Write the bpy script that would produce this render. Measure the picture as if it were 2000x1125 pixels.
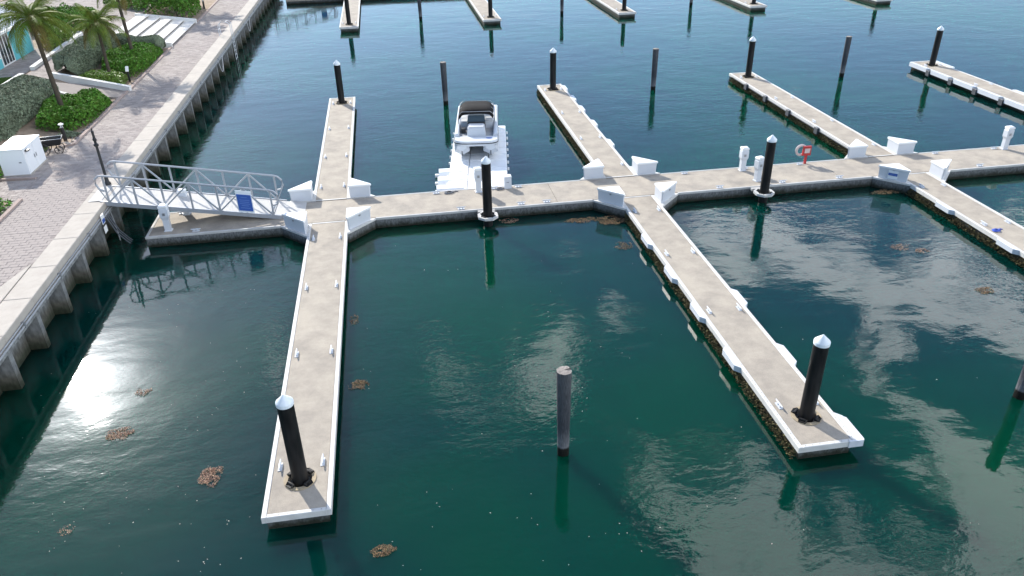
import bpy, bmesh, math, random
import numpy as np
from mathutils import Vector, Matrix
for o in list(bpy.data.objects): bpy.data.objects.remove(o)
scn = bpy.context.scene
C = scn.collection
R = math.radians
SCALE = 1.1            # everything below is laid out in survey units; scaled to metres at the very end
rnd = random.Random(7)

# ------------------------------------------------------------------ camera
CF, CP, CR, CY, CH = 1500.0, R(29.7), R(-1.3), R(-8.525), 13.45
def _yaw(d): return Vector((d[0]*math.cos(CY)-d[1]*math.sin(CY), d[0]*math.sin(CY)+d[1]*math.cos(CY), d[2]))
def at(x, y, z=0.45):
    """photo pixel -> point on the horizontal plane z (deck, water, paving)"""
    u, v = (x-1000)/CF, (562.5-y)/CF
    c, s = math.cos(CR), math.sin(CR); u, v = u*c-v*s, u*s+v*c
    d = _yaw((u, math.cos(CP)+v*math.sin(CP), -math.sin(CP)+v*math.cos(CP)))
    t = (z-CH)/d[2]
    return Vector((d[0]*t, d[1]*t, z))
def inframe(X, Y, Z):
    Z -= CH
    a = X*math.cos(CY)+Y*math.sin(CY); b = -X*math.sin(CY)+Y*math.cos(CY)
    d = b*math.cos(CP)-Z*math.sin(CP); v = (b*math.sin(CP)+Z*math.cos(CP))/d; u = a/d
    c, s = math.cos(CR), math.sin(CR); u, v = u*c+v*s, -u*s+v*c
    px, py = 1000+CF*u, 562.5-CF*v
    return -5 < px < 2005 and -5 < py < 1130
c_, s_ = math.cos(CR), math.sin(CR); cp, sp = math.cos(CP), math.sin(CP)
right = _yaw((c_, s_*sp, s_*cp)); up = _yaw((-s_, c_*sp, c_*cp)); fwd = _yaw((0, cp, -sp))
cam_d = bpy.data.cameras.new('camera'); cam = bpy.data.objects.new('camera', cam_d); C.objects.link(cam)
cam.matrix_world = Matrix(((right.x, up.x, -fwd.x, 0), (right.y, up.y, -fwd.y, 0), (right.z, up.z, -fwd.z, CH*SCALE), (0, 0, 0, 1)))
cam_d.sensor_width = 36; cam_d.lens = CF/2000*36; cam_d.clip_end = 5000; cam_d.clip_start = .1
scn.camera = cam

# ------------------------------------------------------------------ sky and sun
SUN_EL, SUN_AZ = R(31.0), R(-26.0)      # azimuth measured from +Y towards +X
sun_dir = Vector((math.sin(SUN_AZ)*math.cos(SUN_EL), math.cos(SUN_AZ)*math.cos(SUN_EL), math.sin(SUN_EL)))
W = bpy.data.worlds.new('World'); scn.world = W; W.use_nodes = True
nt = W.node_tree; nt.nodes.clear()
def wn(t, **k):
    n = nt.nodes.new(t)
    for a, b in k.items(): setattr(n, a, b)
    return n
def wmath(op, a, b=None, clamp=False):
    n = wn('ShaderNodeMath', operation=op, use_clamp=clamp)
    for i, q in enumerate((a, b)):
        if q is None: continue
        if isinstance(q, (int, float)): n.inputs[i].default_value = q
        else: nt.links.new(q, n.inputs[i])
    return n.outputs[0]
sky = wn('ShaderNodeTexSky', sky_type='NISHITA', sun_disc=False)
sky.sun_elevation = SUN_EL; sky.sun_rotation = SUN_AZ
sky.altitude = 0; sky.air_density = 1.0; sky.dust_density = .3; sky.ozone_density = 4.0
bg = wn('ShaderNodeBackground'); bg.inputs['Strength'].default_value = 0.15
out = wn('ShaderNodeOutputWorld')
tc = wn('ShaderNodeTexCoord')
sep = wn('ShaderNodeSeparateXYZ'); nt.links.new(tc.outputs['Generated'], sep.inputs[0])
zc = wmath('MAXIMUM', sep.outputs[2], 0.03)
px = wmath('DIVIDE', sep.outputs[0], zc); py = wmath('DIVIDE', sep.outputs[1], zc)
comb = wn('ShaderNodeCombineXYZ'); nt.links.new(px, comb.inputs[0]); nt.links.new(py, comb.inputs[1])
n1 = wn('ShaderNodeTexNoise'); n1.inputs['Scale'].default_value = 2.3; n1.inputs['Detail'].default_value = 10; n1.inputs['Roughness'].default_value = .6; n1.inputs['Distortion'].default_value = .9
mp = wn('ShaderNodeMapping'); mp.inputs['Location'].default_value = (2.82, 1.72, 0.0); mp.inputs['Scale'].default_value = (1.25, .85, 1); nt.links.new(comb.outputs[0], mp.inputs[0]); nt.links.new(mp.outputs[0], n1.inputs['Vector'])
n2 = wn('ShaderNodeTexNoise'); n2.inputs['Scale'].default_value = .45; n2.inputs['Detail'].default_value = 3
nt.links.new(mp.outputs[0], n2.inputs['Vector'])
# a bank of broken cloud overhead and to the right, thinning out to the left
bank = wn('ShaderNodeMapRange', interpolation_type='SMOOTHSTEP'); nt.links.new(px, bank.inputs[0])
bank.inputs[1].default_value = -.1; bank.inputs[2].default_value = 1.0; bank.inputs[3].default_value = -.06; bank.inputs[4].default_value = .075
bank2 = wn('ShaderNodeMapRange', interpolation_type='SMOOTHSTEP'); nt.links.new(py, bank2.inputs[0])
bank2.inputs[1].default_value = 1.5; bank2.inputs[2].default_value = 2.6; bank2.inputs[3].default_value = .03; bank2.inputs[4].default_value = -.20
cov = wmath('ADD', wmath('ADD', n1.outputs[0], bank.outputs[0]), bank2.outputs[0])
cov = wmath('ADD', cov, wmath('MULTIPLY', wmath('SUBTRACT', n2.outputs[0], .5), .35))
cr = wn('ShaderNodeMapRange', interpolation_type='SMOOTHSTEP'); nt.links.new(cov, cr.inputs[0])
cr.inputs[1].default_value = .565; cr.inputs[2].default_value = .64; cr.inputs[3].default_value = 0; cr.inputs[4].default_value = .62
# thin bright veil round the sun
dot = wn('ShaderNodeVectorMath', operation='DOT_PRODUCT'); nt.links.new(tc.outputs['Generated'], dot.inputs[0]); dot.inputs[1].default_value = sun_dir
dp = wmath('MAXIMUM', dot.outputs['Value'], 0)
glow = wmath('ADD', wmath('MULTIPLY', wmath('POWER', dp, 900), 70), wmath('MULTIPLY', wmath('POWER', dp, 260), 18))
cb = wmath('ADD', glow, 24)
ccol = wn('ShaderNodeCombineXYZ')
for i, k in enumerate((1.0, 1.02, 1.06)): nt.links.new(wmath('MULTIPLY', cb, k), ccol.inputs[i])
veil = wmath('ADD', cr.outputs[0], wmath('ADD', wmath('MULTIPLY', wmath('POWER', dp, 320), .7), wmath('MULTIPLY', wmath('POWER', dp, 45), .17)), True)
mix = wn('ShaderNodeMix', data_type='RGBA'); nt.links.new(veil, mix.inputs[0]); nt.links.new(sky.outputs[0], mix.inputs[6]); nt.links.new(ccol.outputs[0], mix.inputs[7])
nt.links.new(mix.outputs[2], bg.inputs['Color']); nt.links.new(bg.outputs[0], out.inputs[0])
sd = bpy.data.lights.new('sun', 'SUN'); sd.energy = 5.0; sd.angle = R(.55); sd.color = (1, .95, .87)
so = bpy.data.objects.new('sun', sd); C.objects.link(so); so.rotation_euler = (-sun_dir).to_track_quat('-Z', 'Y').to_euler()
scn.view_settings.view_transform = 'Standard'; scn.view_settings.look = 'None'
scn.view_settings.exposure = 0.58; scn.view_settings.gamma = 1

# ------------------------------------------------------------------ materials
M = {}
def mat(name, col, rough=.6, col2=None, nscale=3.0, amount=.5, bump=0.0, bscale=40.0, spec=.5, metal=0.0, island=0.0, stretch=None, speck=0.0):
    m = bpy.data.materials.new(name); m.use_nodes = True; t = m.node_tree; b = t.nodes['Principled BSDF']
    b.inputs['Roughness'].default_value = rough; b.inputs['Metallic'].default_value = metal; b.inputs['Specular IOR Level'].default_value = spec
    L = t.links.new
    co = t.nodes.new('ShaderNodeTexCoord'); vec = co.outputs['Object']
    if stretch:
        q = t.nodes.new('ShaderNodeMapping'); q.inputs['Scale'].default_value = stretch; L(vec, q.inputs[0]); vec = q.outputs[0]
    c = None
    if col2:
        n = t.nodes.new('ShaderNodeTexNoise'); n.inputs['Scale'].default_value = nscale; n.inputs['Detail'].default_value = 7; n.inputs['Roughness'].default_value = .65
        L(vec, n.inputs['Vector'])
        r = t.nodes.new('ShaderNodeMapRange'); L(n.outputs[0], r.inputs[0]); r.inputs[1].default_value = .38; r.inputs[2].default_value = .68; r.inputs[3].default_value = 0; r.inputs[4].default_value = amount
        x = t.nodes.new('ShaderNodeMix'); x.data_type = 'RGBA'; L(r.outputs[0], x.inputs[0]); x.inputs[6].default_value = (*col, 1); x.inputs[7].default_value = (*col2, 1); c = x.outputs[2]
    if speck:
        n = t.nodes.new('ShaderNodeTexNoise'); n.inputs['Scale'].default_value = 90; n.inputs['Detail'].default_value = 2; L(co.outputs['Object'], n.inputs['Vector'])
        h = t.nodes.new('ShaderNodeHueSaturation')
        r = t.nodes.new('ShaderNodeMapRange'); L(n.outputs[0], r.inputs[0]); r.inputs[1].default_value = .3; r.inputs[2].default_value = .7; r.inputs[3].default_value = 1-speck; r.inputs[4].default_value = 1+speck
        L(r.outputs[0], h.inputs['Value'])
        if c: L(c, h.inputs['Color'])
        else: h.inputs['Color'].default_value = (*col, 1)
        c = h.outputs[0]
    if island:
        g = t.nodes.new('ShaderNodeNewGeometry'); h = t.nodes.new('ShaderNodeHueSaturation')
        r = t.nodes.new('ShaderNodeMapRange'); L(g.outputs['Random Per Island'], r.inputs[0]); r.inputs[3].default_value = 1-island; r.inputs[4].default_value = 1+island
        L(r.outputs[0], h.inputs['Value'])
        r2 = t.nodes.new('ShaderNodeMath'); r2.operation = 'MULTIPLY_ADD'; L(g.outputs['Random Per Island'], r2.inputs[0]); r2.inputs[1].default_value = .05*min(1, island*2); r2.inputs[2].default_value = .5-.025*min(1, island*2)
        L(r2.outputs[0], h.inputs['Hue'])
        if c: L(c, h.inputs['Color'])
        else: h.inputs['Color'].default_value = (*col, 1)
        c = h.outputs[0]
    if c: L(c, b.inputs['Base Color'])
    else: b.inputs['Base Color'].default_value = (*col, 1)
    if bump:
        n = t.nodes.new('ShaderNodeTexNoise'); n.inputs['Scale'].default_value = bscale; n.inputs['Detail'].default_value = 4; L(vec, n.inputs['Vector'])
        bp = t.nodes.new('ShaderNodeBump'); bp.inputs['Strength'].default_value = bump; bp.inputs['Distance'].default_value = .02; L(n.outputs[0], bp.inputs['Height']); L(bp.outputs[0], b.inputs['Normal'])
    M[name] = m
    return m
mat('deck', (.375, .33, .268), .85, (.255, .225, .19), 1.4, .85, .25, 60, .25, speck=.15)
mat('deck_main', (.385, .338, .275), .85, (.245, .22, .19), 1.3, .85, .25, 60, .25, speck=.15)
mat('rim', (.58, .57, .545), .6, (.40, .385, .355), 2.5, .5, .15, 30, .4)
mat('rim_grey', (.42, .41, .39), .75, (.26, .26, .25), 2.0, .7, .2, 30, .3)
mat('rim_light', (.50, .49, .47), .7, (.36, .35, .33), 2.5, .6, .2, 30, .3)
mat('bolt', (.12, .11, .10), .5)
mat('growth', (.13, .10, .05), .9, (.04, .045, .02), 14, .9, .8, 30, .2, island=.5)
mat('pile_black', (.0035, .0037, .0045), .5, (.020, .019, .019), 1.4, .85, .08, 20, .25, stretch=(4, 4, .7))
mat('pile_cap', (.72, .76, .78), .5, (.6, .64, .66), 3, .3)
mat('roller', (.008, .008, .008), .6, spec=.25)
mat('collar_tan', (.36, .29, .19), .8, (.25, .20, .13), 6, .6)
mat('bracket_dark', (.07, .075, .085), .5, (.04, .04, .045), 5, .5)
mat('riser', (.22, .20, .18), .9, (.16, .145, .13), 2, .6)  # darker than the treads: shade on the step fronts is put into this colour
mat('steel', (.33, .34, .35), .45, (.2, .2, .2), 6, .5, metal=.6)
mat('white_gel', (.55, .575, .61), .42, (.49, .51, .54), 1.5, .4, spec=.45)
mat('white_lid', (.74, .74, .73), .45, (.70, .70, .68), 2, .4)
mat('aluminium', (.36, .375, .40), .45, (.30, .31, .33), 5, .5, metal=.3)
mat('gang_deck', (.50, .49, .47), .8, (.38, .37, .35), 2, .6, .3, 80, .2)
mat('blue_sign', (.03, .09, .34), .5, (.04, .11, .38), 4, .4)
mat('sign_line', (.16, .26, .55), .5)
mat('red', (.40, .022, .022), .45, (.32, .02, .02), 4, .5)
mat('buoy', (.55, .45, .43), .6, (.45, .36, .34), 5, .6)
mat('float_plastic', (.76, .77, .77), .5, (.68, .68, .67), 2, .5, .1, 20)
mat('canvas', (.010, .009, .009), .9, (.017, .014, .013), 3, .6, .35, 8, .2)
mat('cushion', (.55, .56, .57), .7, (.48, .49, .50), 3, .5)
mat('boat_floor', (.36, .37, .38), .7, (.30, .30, .31), 3, .5)
mat('dark_trim', (.02, .02, .022), .5)
mat('screen', (.05, .07, .08), .1, spec=.6)
mat('cap_concrete', (.44, .40, .35), .9, (.34, .305, .265), 1.3, .7, .3, 40, .2, speck=.07)
mat('wall_pipe', (.33, .34, .35), .6, (.25, .26, .27), 3, .5)
mat('paver', (.33, .29, .265), .92, (.27, .235, .215), .8, .6, .25, 40, .15, island=.16)
mat('paver_joint', (.24, .21, .19), .95, (.20, .175, .16), 3, .6)
mat('kerb', (.36, .285, .25), .9, (.28, .215, .185), 2, .6, .2, 40, .2)
mat('white_wall', (.70, .69, .66), .85, (.58, .57, .54), 1.5, .5, .15, 20, .2)
mat('step', (.68, .65, .60), .9, (.56, .53, .48), 1.6, .6, .15, 30, .2)
mat('soil', (.36, .28, .21), .95, (.22, .17, .12), 2.5, .8, .5, 30, .1)
mat('lawn_base', (.07, .11, .025), .95, (.04, .07, .015), 3, .7, .6, 60, .1)
mat('grass', (.09, .15, .03), .8, island=.3)
mat('leaf_green', (.10, .21, .028), .75, (.05, .13, .016), 2.0, .8, island=.45, spec=.15)
mat('leaf_grey', (.20, .235, .16), .85, (.11, .14, .09), 2.5, .8, island=.35, spec=.15)
mat('leaf_yellow', (.17, .26, .04), .55, (.09, .16, .022), 2.0, .8, island=.4)
mat('branch', (.05, .04, .028), .9, (.03, .025, .018), 6, .6)
mat('palm_trunk', (.085, .068, .052), .9, (.045, .036, .028), 5, .8, .6, 14, .15)
mat('frond', (.075, .135, .015), .7, (.17, .18, .022), 1.2, .8, island=.35, spec=.2)
mat('frond_dry', (.17, .13, .04), .85, (.10, .09, .03), 2, .7, island=.3, spec=.1)
mat('siding', (.13, .50, .55), .6, (.11, .45, .50), 2, .5)
mat('trim_white', (.78, .78, .76), .55)
mat('roof_metal', (.62, .63, .64), .4, (.52, .53, .54), 2, .5, metal=.2)
mat('glass', (.03, .04, .045), .06, spec=.7)
mat('black_metal', (.012, .012, .013), .42)
mat('lamp_white', (.80, .80, .78), .4)
mat('cab_white', (.76, .77, .78), .4, (.72, .73, .74), 2, .4)
mat('bin_grey', (.13, .13, .14), .6, (.09, .09, .1), 4, .5)
mat('weed', (.26, .155, .08), .8, (.14, .085, .045), 5, .8, island=.6)
mat('weed_pale', (.42, .25, .17), .7, (.26, .14, .09), 6, .8, island=.5)
mat('debris', (.42, .40, .34), .8, island=.5)
mat('hose', (.10, .11, .13), .6, (.06, .07, .08), 5, .5)
mat('rope', (.6, .6, .62), .8)
mat('rope_blue', (.05, .10, .45), .8)

def height_mat(name, stops, rough, nscale, noise_amt, stretch=(1, 1, 1), bump=.3, bscale=20, spec=.3, wood=False):
    """colour by height above water (tide stain, algae, wet band) broken up with noise; stops = [(z, colour)]"""
    m = bpy.data.materials.new(name); m.use_nodes = True; t = m.node_tree; b = t.nodes['Principled BSDF']; L = t.links.new
    b.inputs['Roughness'].default_value = rough; b.inputs['Specular IOR Level'].default_value = spec
    co = t.nodes.new('ShaderNodeTexCoord'); q = t.nodes.new('ShaderNodeMapping'); q.inputs['Scale'].default_value = stretch; L(co.outputs['Object'], q.inputs[0])
    n = t.nodes.new('ShaderNodeTexNoise'); n.inputs['Scale'].default_value = nscale; n.inputs['Detail'].default_value = 7; n.inputs['Roughness'].default_value = .65; L(q.outputs[0], n.inputs['Vector'])
    g = t.nodes.new('ShaderNodeNewGeometry'); s = t.nodes.new('ShaderNodeSeparateXYZ'); L(g.outputs['Position'], s.inputs[0])
    a = t.nodes.new('ShaderNodeMath'); a.operation = 'SUBTRACT'; L(n.outputs[0], a.inputs[0]); a.inputs[1].default_value = .5
    z = t.nodes.new('ShaderNodeMath'); z.operation = 'MULTIPLY_ADD'; L(a.outputs[0], z.inputs[0]); z.inputs[1].default_value = noise_amt; L(s.outputs[2], z.inputs[2])
    zmin, zmax = stops[0][0]*SCALE, stops[-1][0]*SCALE
    r = t.nodes.new('ShaderNodeMapRange'); L(z.outputs[0], r.inputs[0]); r.inputs[1].default_value = zmin; r.inputs[2].default_value = zmax
    cr = t.nodes.new('ShaderNodeValToRGB'); L(r.outputs[0], cr.inputs[0]); e = cr.color_ramp.elements
    while len(e) < len(stops): e.new(.5)
    for i, (zz, c) in enumerate(stops):
        e[i].position = (zz*SCALE-zmin)/(zmax-zmin); e[i].color = (*c, 1)
    x = t.nodes.new('ShaderNodeHueSaturation'); L(cr.outputs[0], x.inputs['Color'])
    n2 = t.nodes.new('ShaderNodeTexNoise'); n2.inputs['Scale'].default_value = nscale*3; n2.inputs['Detail'].default_value = 6; L(q.outputs[0], n2.inputs['Vector'])
    r2 = t.nodes.new('ShaderNodeMapRange'); L(n2.outputs[0], r2.inputs[0]); r2.inputs[1].default_value = .3; r2.inputs[2].default_value = .7; r2.inputs[3].default_value = .55; r2.inputs[4].default_value = 1.35
    L(r2.outputs[0], x.inputs['Value']); L(x.outputs[0], b.inputs['Base Color'])
    bp = t.nodes.new('ShaderNodeBump'); bp.inputs['Strength'].default_value = bump; bp.inputs['Distance'].default_value = .03; L(n2.outputs[0], bp.inputs['Height']); L(bp.outputs[0], b.inputs['Normal'])
    M[name] = m
height_mat('float_side', [(-.3, (.01, .012, .008)), (.07, (.02, .022, .014)), (.16, (.07, .075, .07)), (.26, (.12, .125, .125)), (.5, (.21, .215, .215))], .85, 5, .34, (1, 1, .6))
height_mat('seawall', [(-.3, (.008, .012, .006)), (.15, (.035, .04, .025)), (.38, (.11, .105, .085)), (.7, (.17, .175, .175)), (1.6, (.235, .24, .235))], .9, 2.2, .22, (1, 1, .5))
height_mat('wood_pile', [(-.3, (.006, .008, .004)), (.12, (.010, .010, .008)), (.24, (.014, .013, .011)), (.30, (.15, .152, .16)), (.9, (.05, .054, .062)), (2.7, (.09, .093, .10))], .9, 4, .07, (7, 7, .5), .7, 20, .15)
mat('wood_top', (.30, .27, .245), .9, (.17, .15, .135), 9, .8, .6, 30, .15)
mat('crack', (.012, .010, .009), .95)

# water: still green harbour water, clear sheen, very low ripples that come and go in patches
def water_material():
    m = bpy.data.materials.new('water'); m.use_nodes = True; t = m.node_tree; b = t.nodes['Principled BSDF']; L = t.links.new
    b.inputs['Roughness'].default_value = .03; b.inputs['IOR'].default_value = 1.36; b.inputs['Subsurface Weight'].default_value = 1.0; b.inputs['Subsurface Radius'].default_value = (.4, 1.6, 1.5); b.inputs['Subsurface Scale'].default_value = 5.0; b.inputs['Specular IOR Level'].default_value = .5
    g = t.nodes.new('ShaderNodeNewGeometry')
    def noise(scale, detail, stretch=(1, 1, 1), rot=0, dist=0):
        q = t.nodes.new('ShaderNodeMapping'); q.inputs['Scale'].default_value = stretch; q.inputs['Rotation'].default_value = (0, 0, rot); L(g.outputs['Position'], q.inputs[0])
        n = t.nodes.new('ShaderNodeTexNoise'); n.inputs['Scale'].default_value = scale; n.inputs['Detail'].default_value = detail; n.inputs['Distortion'].default_value = dist; L(q.outputs[0], n.inputs['Vector']); return n.outputs[0]
    def mr(v, a, b_, c, d):
        r = t.nodes.new('ShaderNodeMapRange'); r.interpolation_type = 'SMOOTHSTEP'; L(v, r.inputs[0])
        for i, k in enumerate((a, b_, c, d)): r.inputs[i+1].default_value = k
        return r.outputs[0]
    def ma(op, a, b_):
        n = t.nodes.new('ShaderNodeMath'); n.operation = op
        for i, k in enumerate((a, b_)):
            if isinstance(k, (int, float)): n.inputs[i].default_value = k
            else: L(k, n.inputs[i])
        return n.outputs[0]
    x = t.nodes.new('ShaderNodeMix'); x.data_type = 'RGBA'; L(mr(noise(.06, 3), .35, .65, 0, 1), x.inputs[0])
    x.inputs[6].default_value = (.0001, .0190, .0180, 1); x.inputs[7].default_value = (.0002, .0370, .0165, 1)
    L(x.outputs[2], b.inputs['Base Color'])
    patch = mr(noise(.07, 4, (1, 1, 1), 0, .6), .42, .62, .2, 1.0)
    swell = noise(.55, 2, (.6, 1.0, 1), .3)
    rip = noise(2.6, 3, (.55, 1.0, 1), .25, .4)
    fine = noise(7.0, 3, (.6, 1, 1), -.5, .3)
    h = ma('ADD', ma('MULTIPLY', swell, .040), ma('ADD', ma('MULTIPLY', ma('MULTIPLY', rip, patch), .022), ma('MULTIPLY', ma('MULTIPLY', fine, patch), .0085)))
    bp = t.nodes.new('ShaderNodeBump'); bp.inputs['Strength'].default_value = .55; bp.inputs['Distance'].default_value = 1.0; L(h, bp.inputs['Height']); L(bp.outputs[0], b.inputs['Normal'])
    M['water'] = m
water_material()

# ------------------------------------------------------------------ mesh helpers
class MB:
    def __init__(s): s.v = []; s.f = []
    def add(s, vs, fs):
        o = len(s.v); s.v += [tuple(q) for q in vs]; s.f += [tuple(i+o for i in q) for q in fs]; return s
    def box(s, x0, x1, y0, y1, z0, z1, ins=0.0):
        """box, optionally with the top edge chamfered by ins"""
        if not ins:
            return s.add([(x0,y0,z0),(x1,y0,z0),(x1,y1,z0),(x0,y1,z0),(x0,y0,z1),(x1,y0,z1),(x1,y1,z1),(x0,y1,z1)],
                         [(3,2,1,0),(4,5,6,7),(0,1,5,4),(1,2,6,5),(2,3,7,6),(3,0,4,7)])
        i = ins
        return s.add([(x0,y0,z0),(x1,y0,z0),(x1,y1,z0),(x0,y1,z0),(x0,y0,z1-i),(x1,y0,z1-i),(x1,y1,z1-i),(x0,y1,z1-i),(x0+i,y0+i,z1),(x1-i,y0+i,z1),(x1-i,y1-i,z1),(x0+i,y1-i,z1)],
                     [(3,2,1,0),(8,9,10,11),(0,1,5,4),(1,2,6,5),(2,3,7,6),(3,0,4,7),(4,5,9,8),(5,6,10,9),(6,7,11,10),(7,4,8,11)])
    def prism(s, pts, z0, z1, ins=0.0, cap=True):
        """vertical prism over a counter-clockwise outline; top pulled in by ins towards the centroid"""
        n = len(pts); cx = sum(p[0] for p in pts)/n; cy = sum(p[1] for p in pts)/n
        top = [(p[0]+(cx-p[0])*ins, p[1]+(cy-p[1])*ins) for p in pts]
        vs = [(p[0], p[1], z0) for p in pts]+[(p[0], p[1], z1) for p in top]
        fs = [tuple(range(n-1, -1, -1)), tuple(range(n, 2*n))]+[(i, (i+1) % n, n+(i+1) % n, n+i) for i in range(n)]
        return s.add(vs, fs)
    def tube(s, pts, r, seg=8, cap=True):
        pts = [Vector(p) for p in pts]; n = len(pts); rr = r if isinstance(r, (list, tuple)) else [r]*n
        vs = []; ref = None
        for i, p in enumerate(pts):
            d = (pts[min(i+1, n-1)]-pts[max(i-1, 0)]).normalized()
            if ref is None: ref = Vector((0, 0, 1)) if abs(d.z) < .9 else Vector((1, 0, 0))
            a = d.cross(ref).normalized(); b = d.cross(a).normalized()
            for k in range(seg):
                t = 2*math.pi*k/seg; vs.append(p+(a*math.cos(t)+b*math.sin(t))*rr[i])
        fs = [(i*seg+k, (i+1)*seg+k, (i+1)*seg+(k+1) % seg, i*seg+(k+1) % seg) for i in range(n-1) for k in range(seg)]
        if cap: fs += [tuple(range(seg)), tuple(range((n-1)*seg+seg-1, (n-1)*seg-1, -1))]
        return s.add(vs, fs)
    def bar(s, a, b, w, h):
        """rectangular bar from a to b (w horizontal, h in the other direction)"""
        a, b = Vector(a), Vector(b); d = (b-a).normalized(); u = Vector((0, 0, 1)) if abs(d.z) < .95 else Vector((1, 0, 0))
        sx = d.cross(u).normalized()*w/2; sy = sx.cross(d).normalized()*h/2
        vs = [q+i*sx+j*sy for q in (a, b) for i, j in ((-1,-1),(1,-1),(1,1),(-1,1))]
        return s.add(vs, [(3,2,1,0),(4,5,6,7),(0,1,5,4),(1,2,6,5),(2,3,7,6),(3,0,4,7)])
    def lathe(s, prof, seg=24, cx=0, cy=0, cap=True):
        vs = [(cx+r*math.cos(2*math.pi*k/seg), cy+r*math.sin(2*math.pi*k/seg), z) for r, z in prof for k in range(seg)]
        n = len(prof)
        fs = [(i*seg+k, i*seg+(k+1) % seg, (i+1)*seg+(k+1) % seg, (i+1)*seg+k) for i in range(n-1) for k in range(seg)]
        if cap: fs += [tuple(range(seg-1, -1, -1)), tuple(range((n-1)*seg, n*seg))]
        return s.add(vs, fs)
    def slab_hole(s, x0, x1, y0, y1, z0, z1, cx, cy, r, seg=32):
        """slab with a round hole through it"""
        o, c = [], []
        for k in range(seg):
            t = 2*math.pi*(k+.5)/seg; dx, dy = math.cos(t), math.sin(t)
            q = min(((x1-cx)/dx if dx > 0 else (x0-cx)/dx), ((y1-cy)/dy if dy > 0 else (y0-cy)/dy))
            o.append((cx+dx*q, cy+dy*q)); c.append((cx+dx*r, cy+dy*r))
        corners = [(x1, y1), (x0, y1), (x0, y0), (x1, y0)]
        for co in corners:   # snap nearest outer points to the corners
            k = min(range(seg), key=lambda i: (o[i][0]-co[0])**2+(o[i][1]-co[1])**2); o[k] = co
        vs = [(*p, z1) for p in o]+[(*p, z1) for p in c]+[(*p, z0) for p in o]+[(*p, z0) for p in c]
        fs = []
        for k in range(seg):
            j = (k+1) % seg
            fs += [(k, j, seg+j, seg+k), (seg+k, seg+j, 3*seg+j, 3*seg+k), (2*seg+k, 2*seg+j, j, k), (2*seg+j, 2*seg+k, 3*seg+k, 3*seg+j)]
        return s.add(vs, fs)
    def mesh(s, name, m, smooth=False):
        me = bpy.data.meshes.new(name); me.from_pydata(s.v, [], s.f); me.materials.append(M[m]); me.update()
        if smooth:
            me.polygons.foreach_set('use_smooth', [True]*len(me.polygons))
            try: me.set_sharp_from_angle(angle=R(35))
            except Exception: pass
        return me
    def build(s, name, m, parent=None, smooth=False, loc=None):
        o = bpy.data.objects.new(name, s.mesh(name, m, smooth)); C.objects.link(o)
        if parent: o.parent = parent
        if loc: o.location = loc
        return o
def tag(o, label=None, cat=None, group=None, kind=None):
    for k, v in (('label', label), ('category', cat), ('group', group), ('kind', kind)):
        if v: o[k] = v
    return o
def thing(name, label, cat, loc=(0, 0, 0), rz=0, group=None):
    o = bpy.data.objects.new(name, None); C.objects.link(o); o.location = loc; o.rotation_euler = (0, 0, rz); o.empty_display_size = .2
    return tag(o, label, cat, group)
KIDS = {}
def copy_tree(o, loc=None, rz=None, label=None, parent=None, group=None):
    c = o.copy(); C.objects.link(c); c.parent = parent
    if loc is not None: c.location = loc
    if rz is not None: c.rotation_euler = (0, 0, rz)
    if label: c['label'] = label
    if group: c['group'] = group
    for ch in o.children: copy_tree(ch, parent=c)
    return c
def mesh_np(name, V, F, m, parent=None, loc=None):
    me = bpy.data.meshes.new(name); me.from_pydata(V.tolist(), [], F.tolist()); me.materials.append(M[m]); me.update()
    o = bpy.data.objects.new(name, me); C.objects.link(o)
    if parent: o.parent = parent
    if loc: o.location = loc
    return o

# ------------------------------------------------------------------ setting: water, land
tag(MB().box(-900, 900, -300, 1500, -60, 0).build('water', 'water'), kind='structure')
LAND, TERR = 1.75, 2.45
WALLX, CAPIN, KERBX = -11.55, -12.40, -15.15
# bed of the promenade and the higher ground behind it
g = MB(); g.box(-15.4, CAPIN, 8, 150, -.6, LAND-.06)
tag(g.build('promenade', 'paver_joint'), kind='structure'); promenade = bpy.data.objects['promenade']
g = MB()
ys = [8, 31.0, 31.01, 37.6, 37.61, 48.2, 59.0, 59.01, 68.3, 68.31, 150]
g.add([(-15.4,8,LAND-.02),(-15.4,150,LAND-.02),(-17.25,8,LAND-.02),(-17.25,150,LAND-.02),(-19.6,8,TERR-.03),(-19.6,150,TERR-.03),(-120,8,TERR-.03),(-120,150,TERR-.03)], [(0,1,3,2),(2,3,5,4),(4,5,7,6)])
tag(g.build('ground', 'soil'), kind='structure')

# pavers laid in running bond across the walk
def paver_mesh(name, L, Wd, m='paver'):
    return MB().box(-L/2, L/2, -Wd/2, Wd/2, -.05, 0, .008).mesh(name, m)
pl, pw = .30, .215
spots = []
row = 0; y = 14.0
while y < 84:
    x = CAPIN-.16-(pl/2 if row % 2 else 0)
    while x > KERBX-.12:
        if row % 2 and x > CAPIN-.16-pl*.6: spots.append((x+pl*.75-.002, y, LAND+rnd.uniform(-.003, .003), 7.0))
        spots.append((x+rnd.uniform(-.004, .004), y+rnd.uniform(-.004, .004), LAND+rnd.uniform(-.004, .005), rnd.uniform(-.015, .015))); x -= pl
    y += pw; row += 1
vis = sorted([s for s in spots if inframe(s[0], s[1], LAND)], key=lambda s: (s[0])**2+s[1]**2+11.7**2)
vis = [s for s in vis if s[3] < 5]; near = vis[:300]; nearset = set(near)
pm = [paver_mesh('paver', pl-.007, pw-.008) for _ in range(1)]
for s in near:
    o = bpy.data.objects.new('paver', pm[0]); C.objects.link(o); o.parent = promenade; o.location = s[:3]; o.rotation_euler = (0, 0, s[3])
rest = MB()
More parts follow.
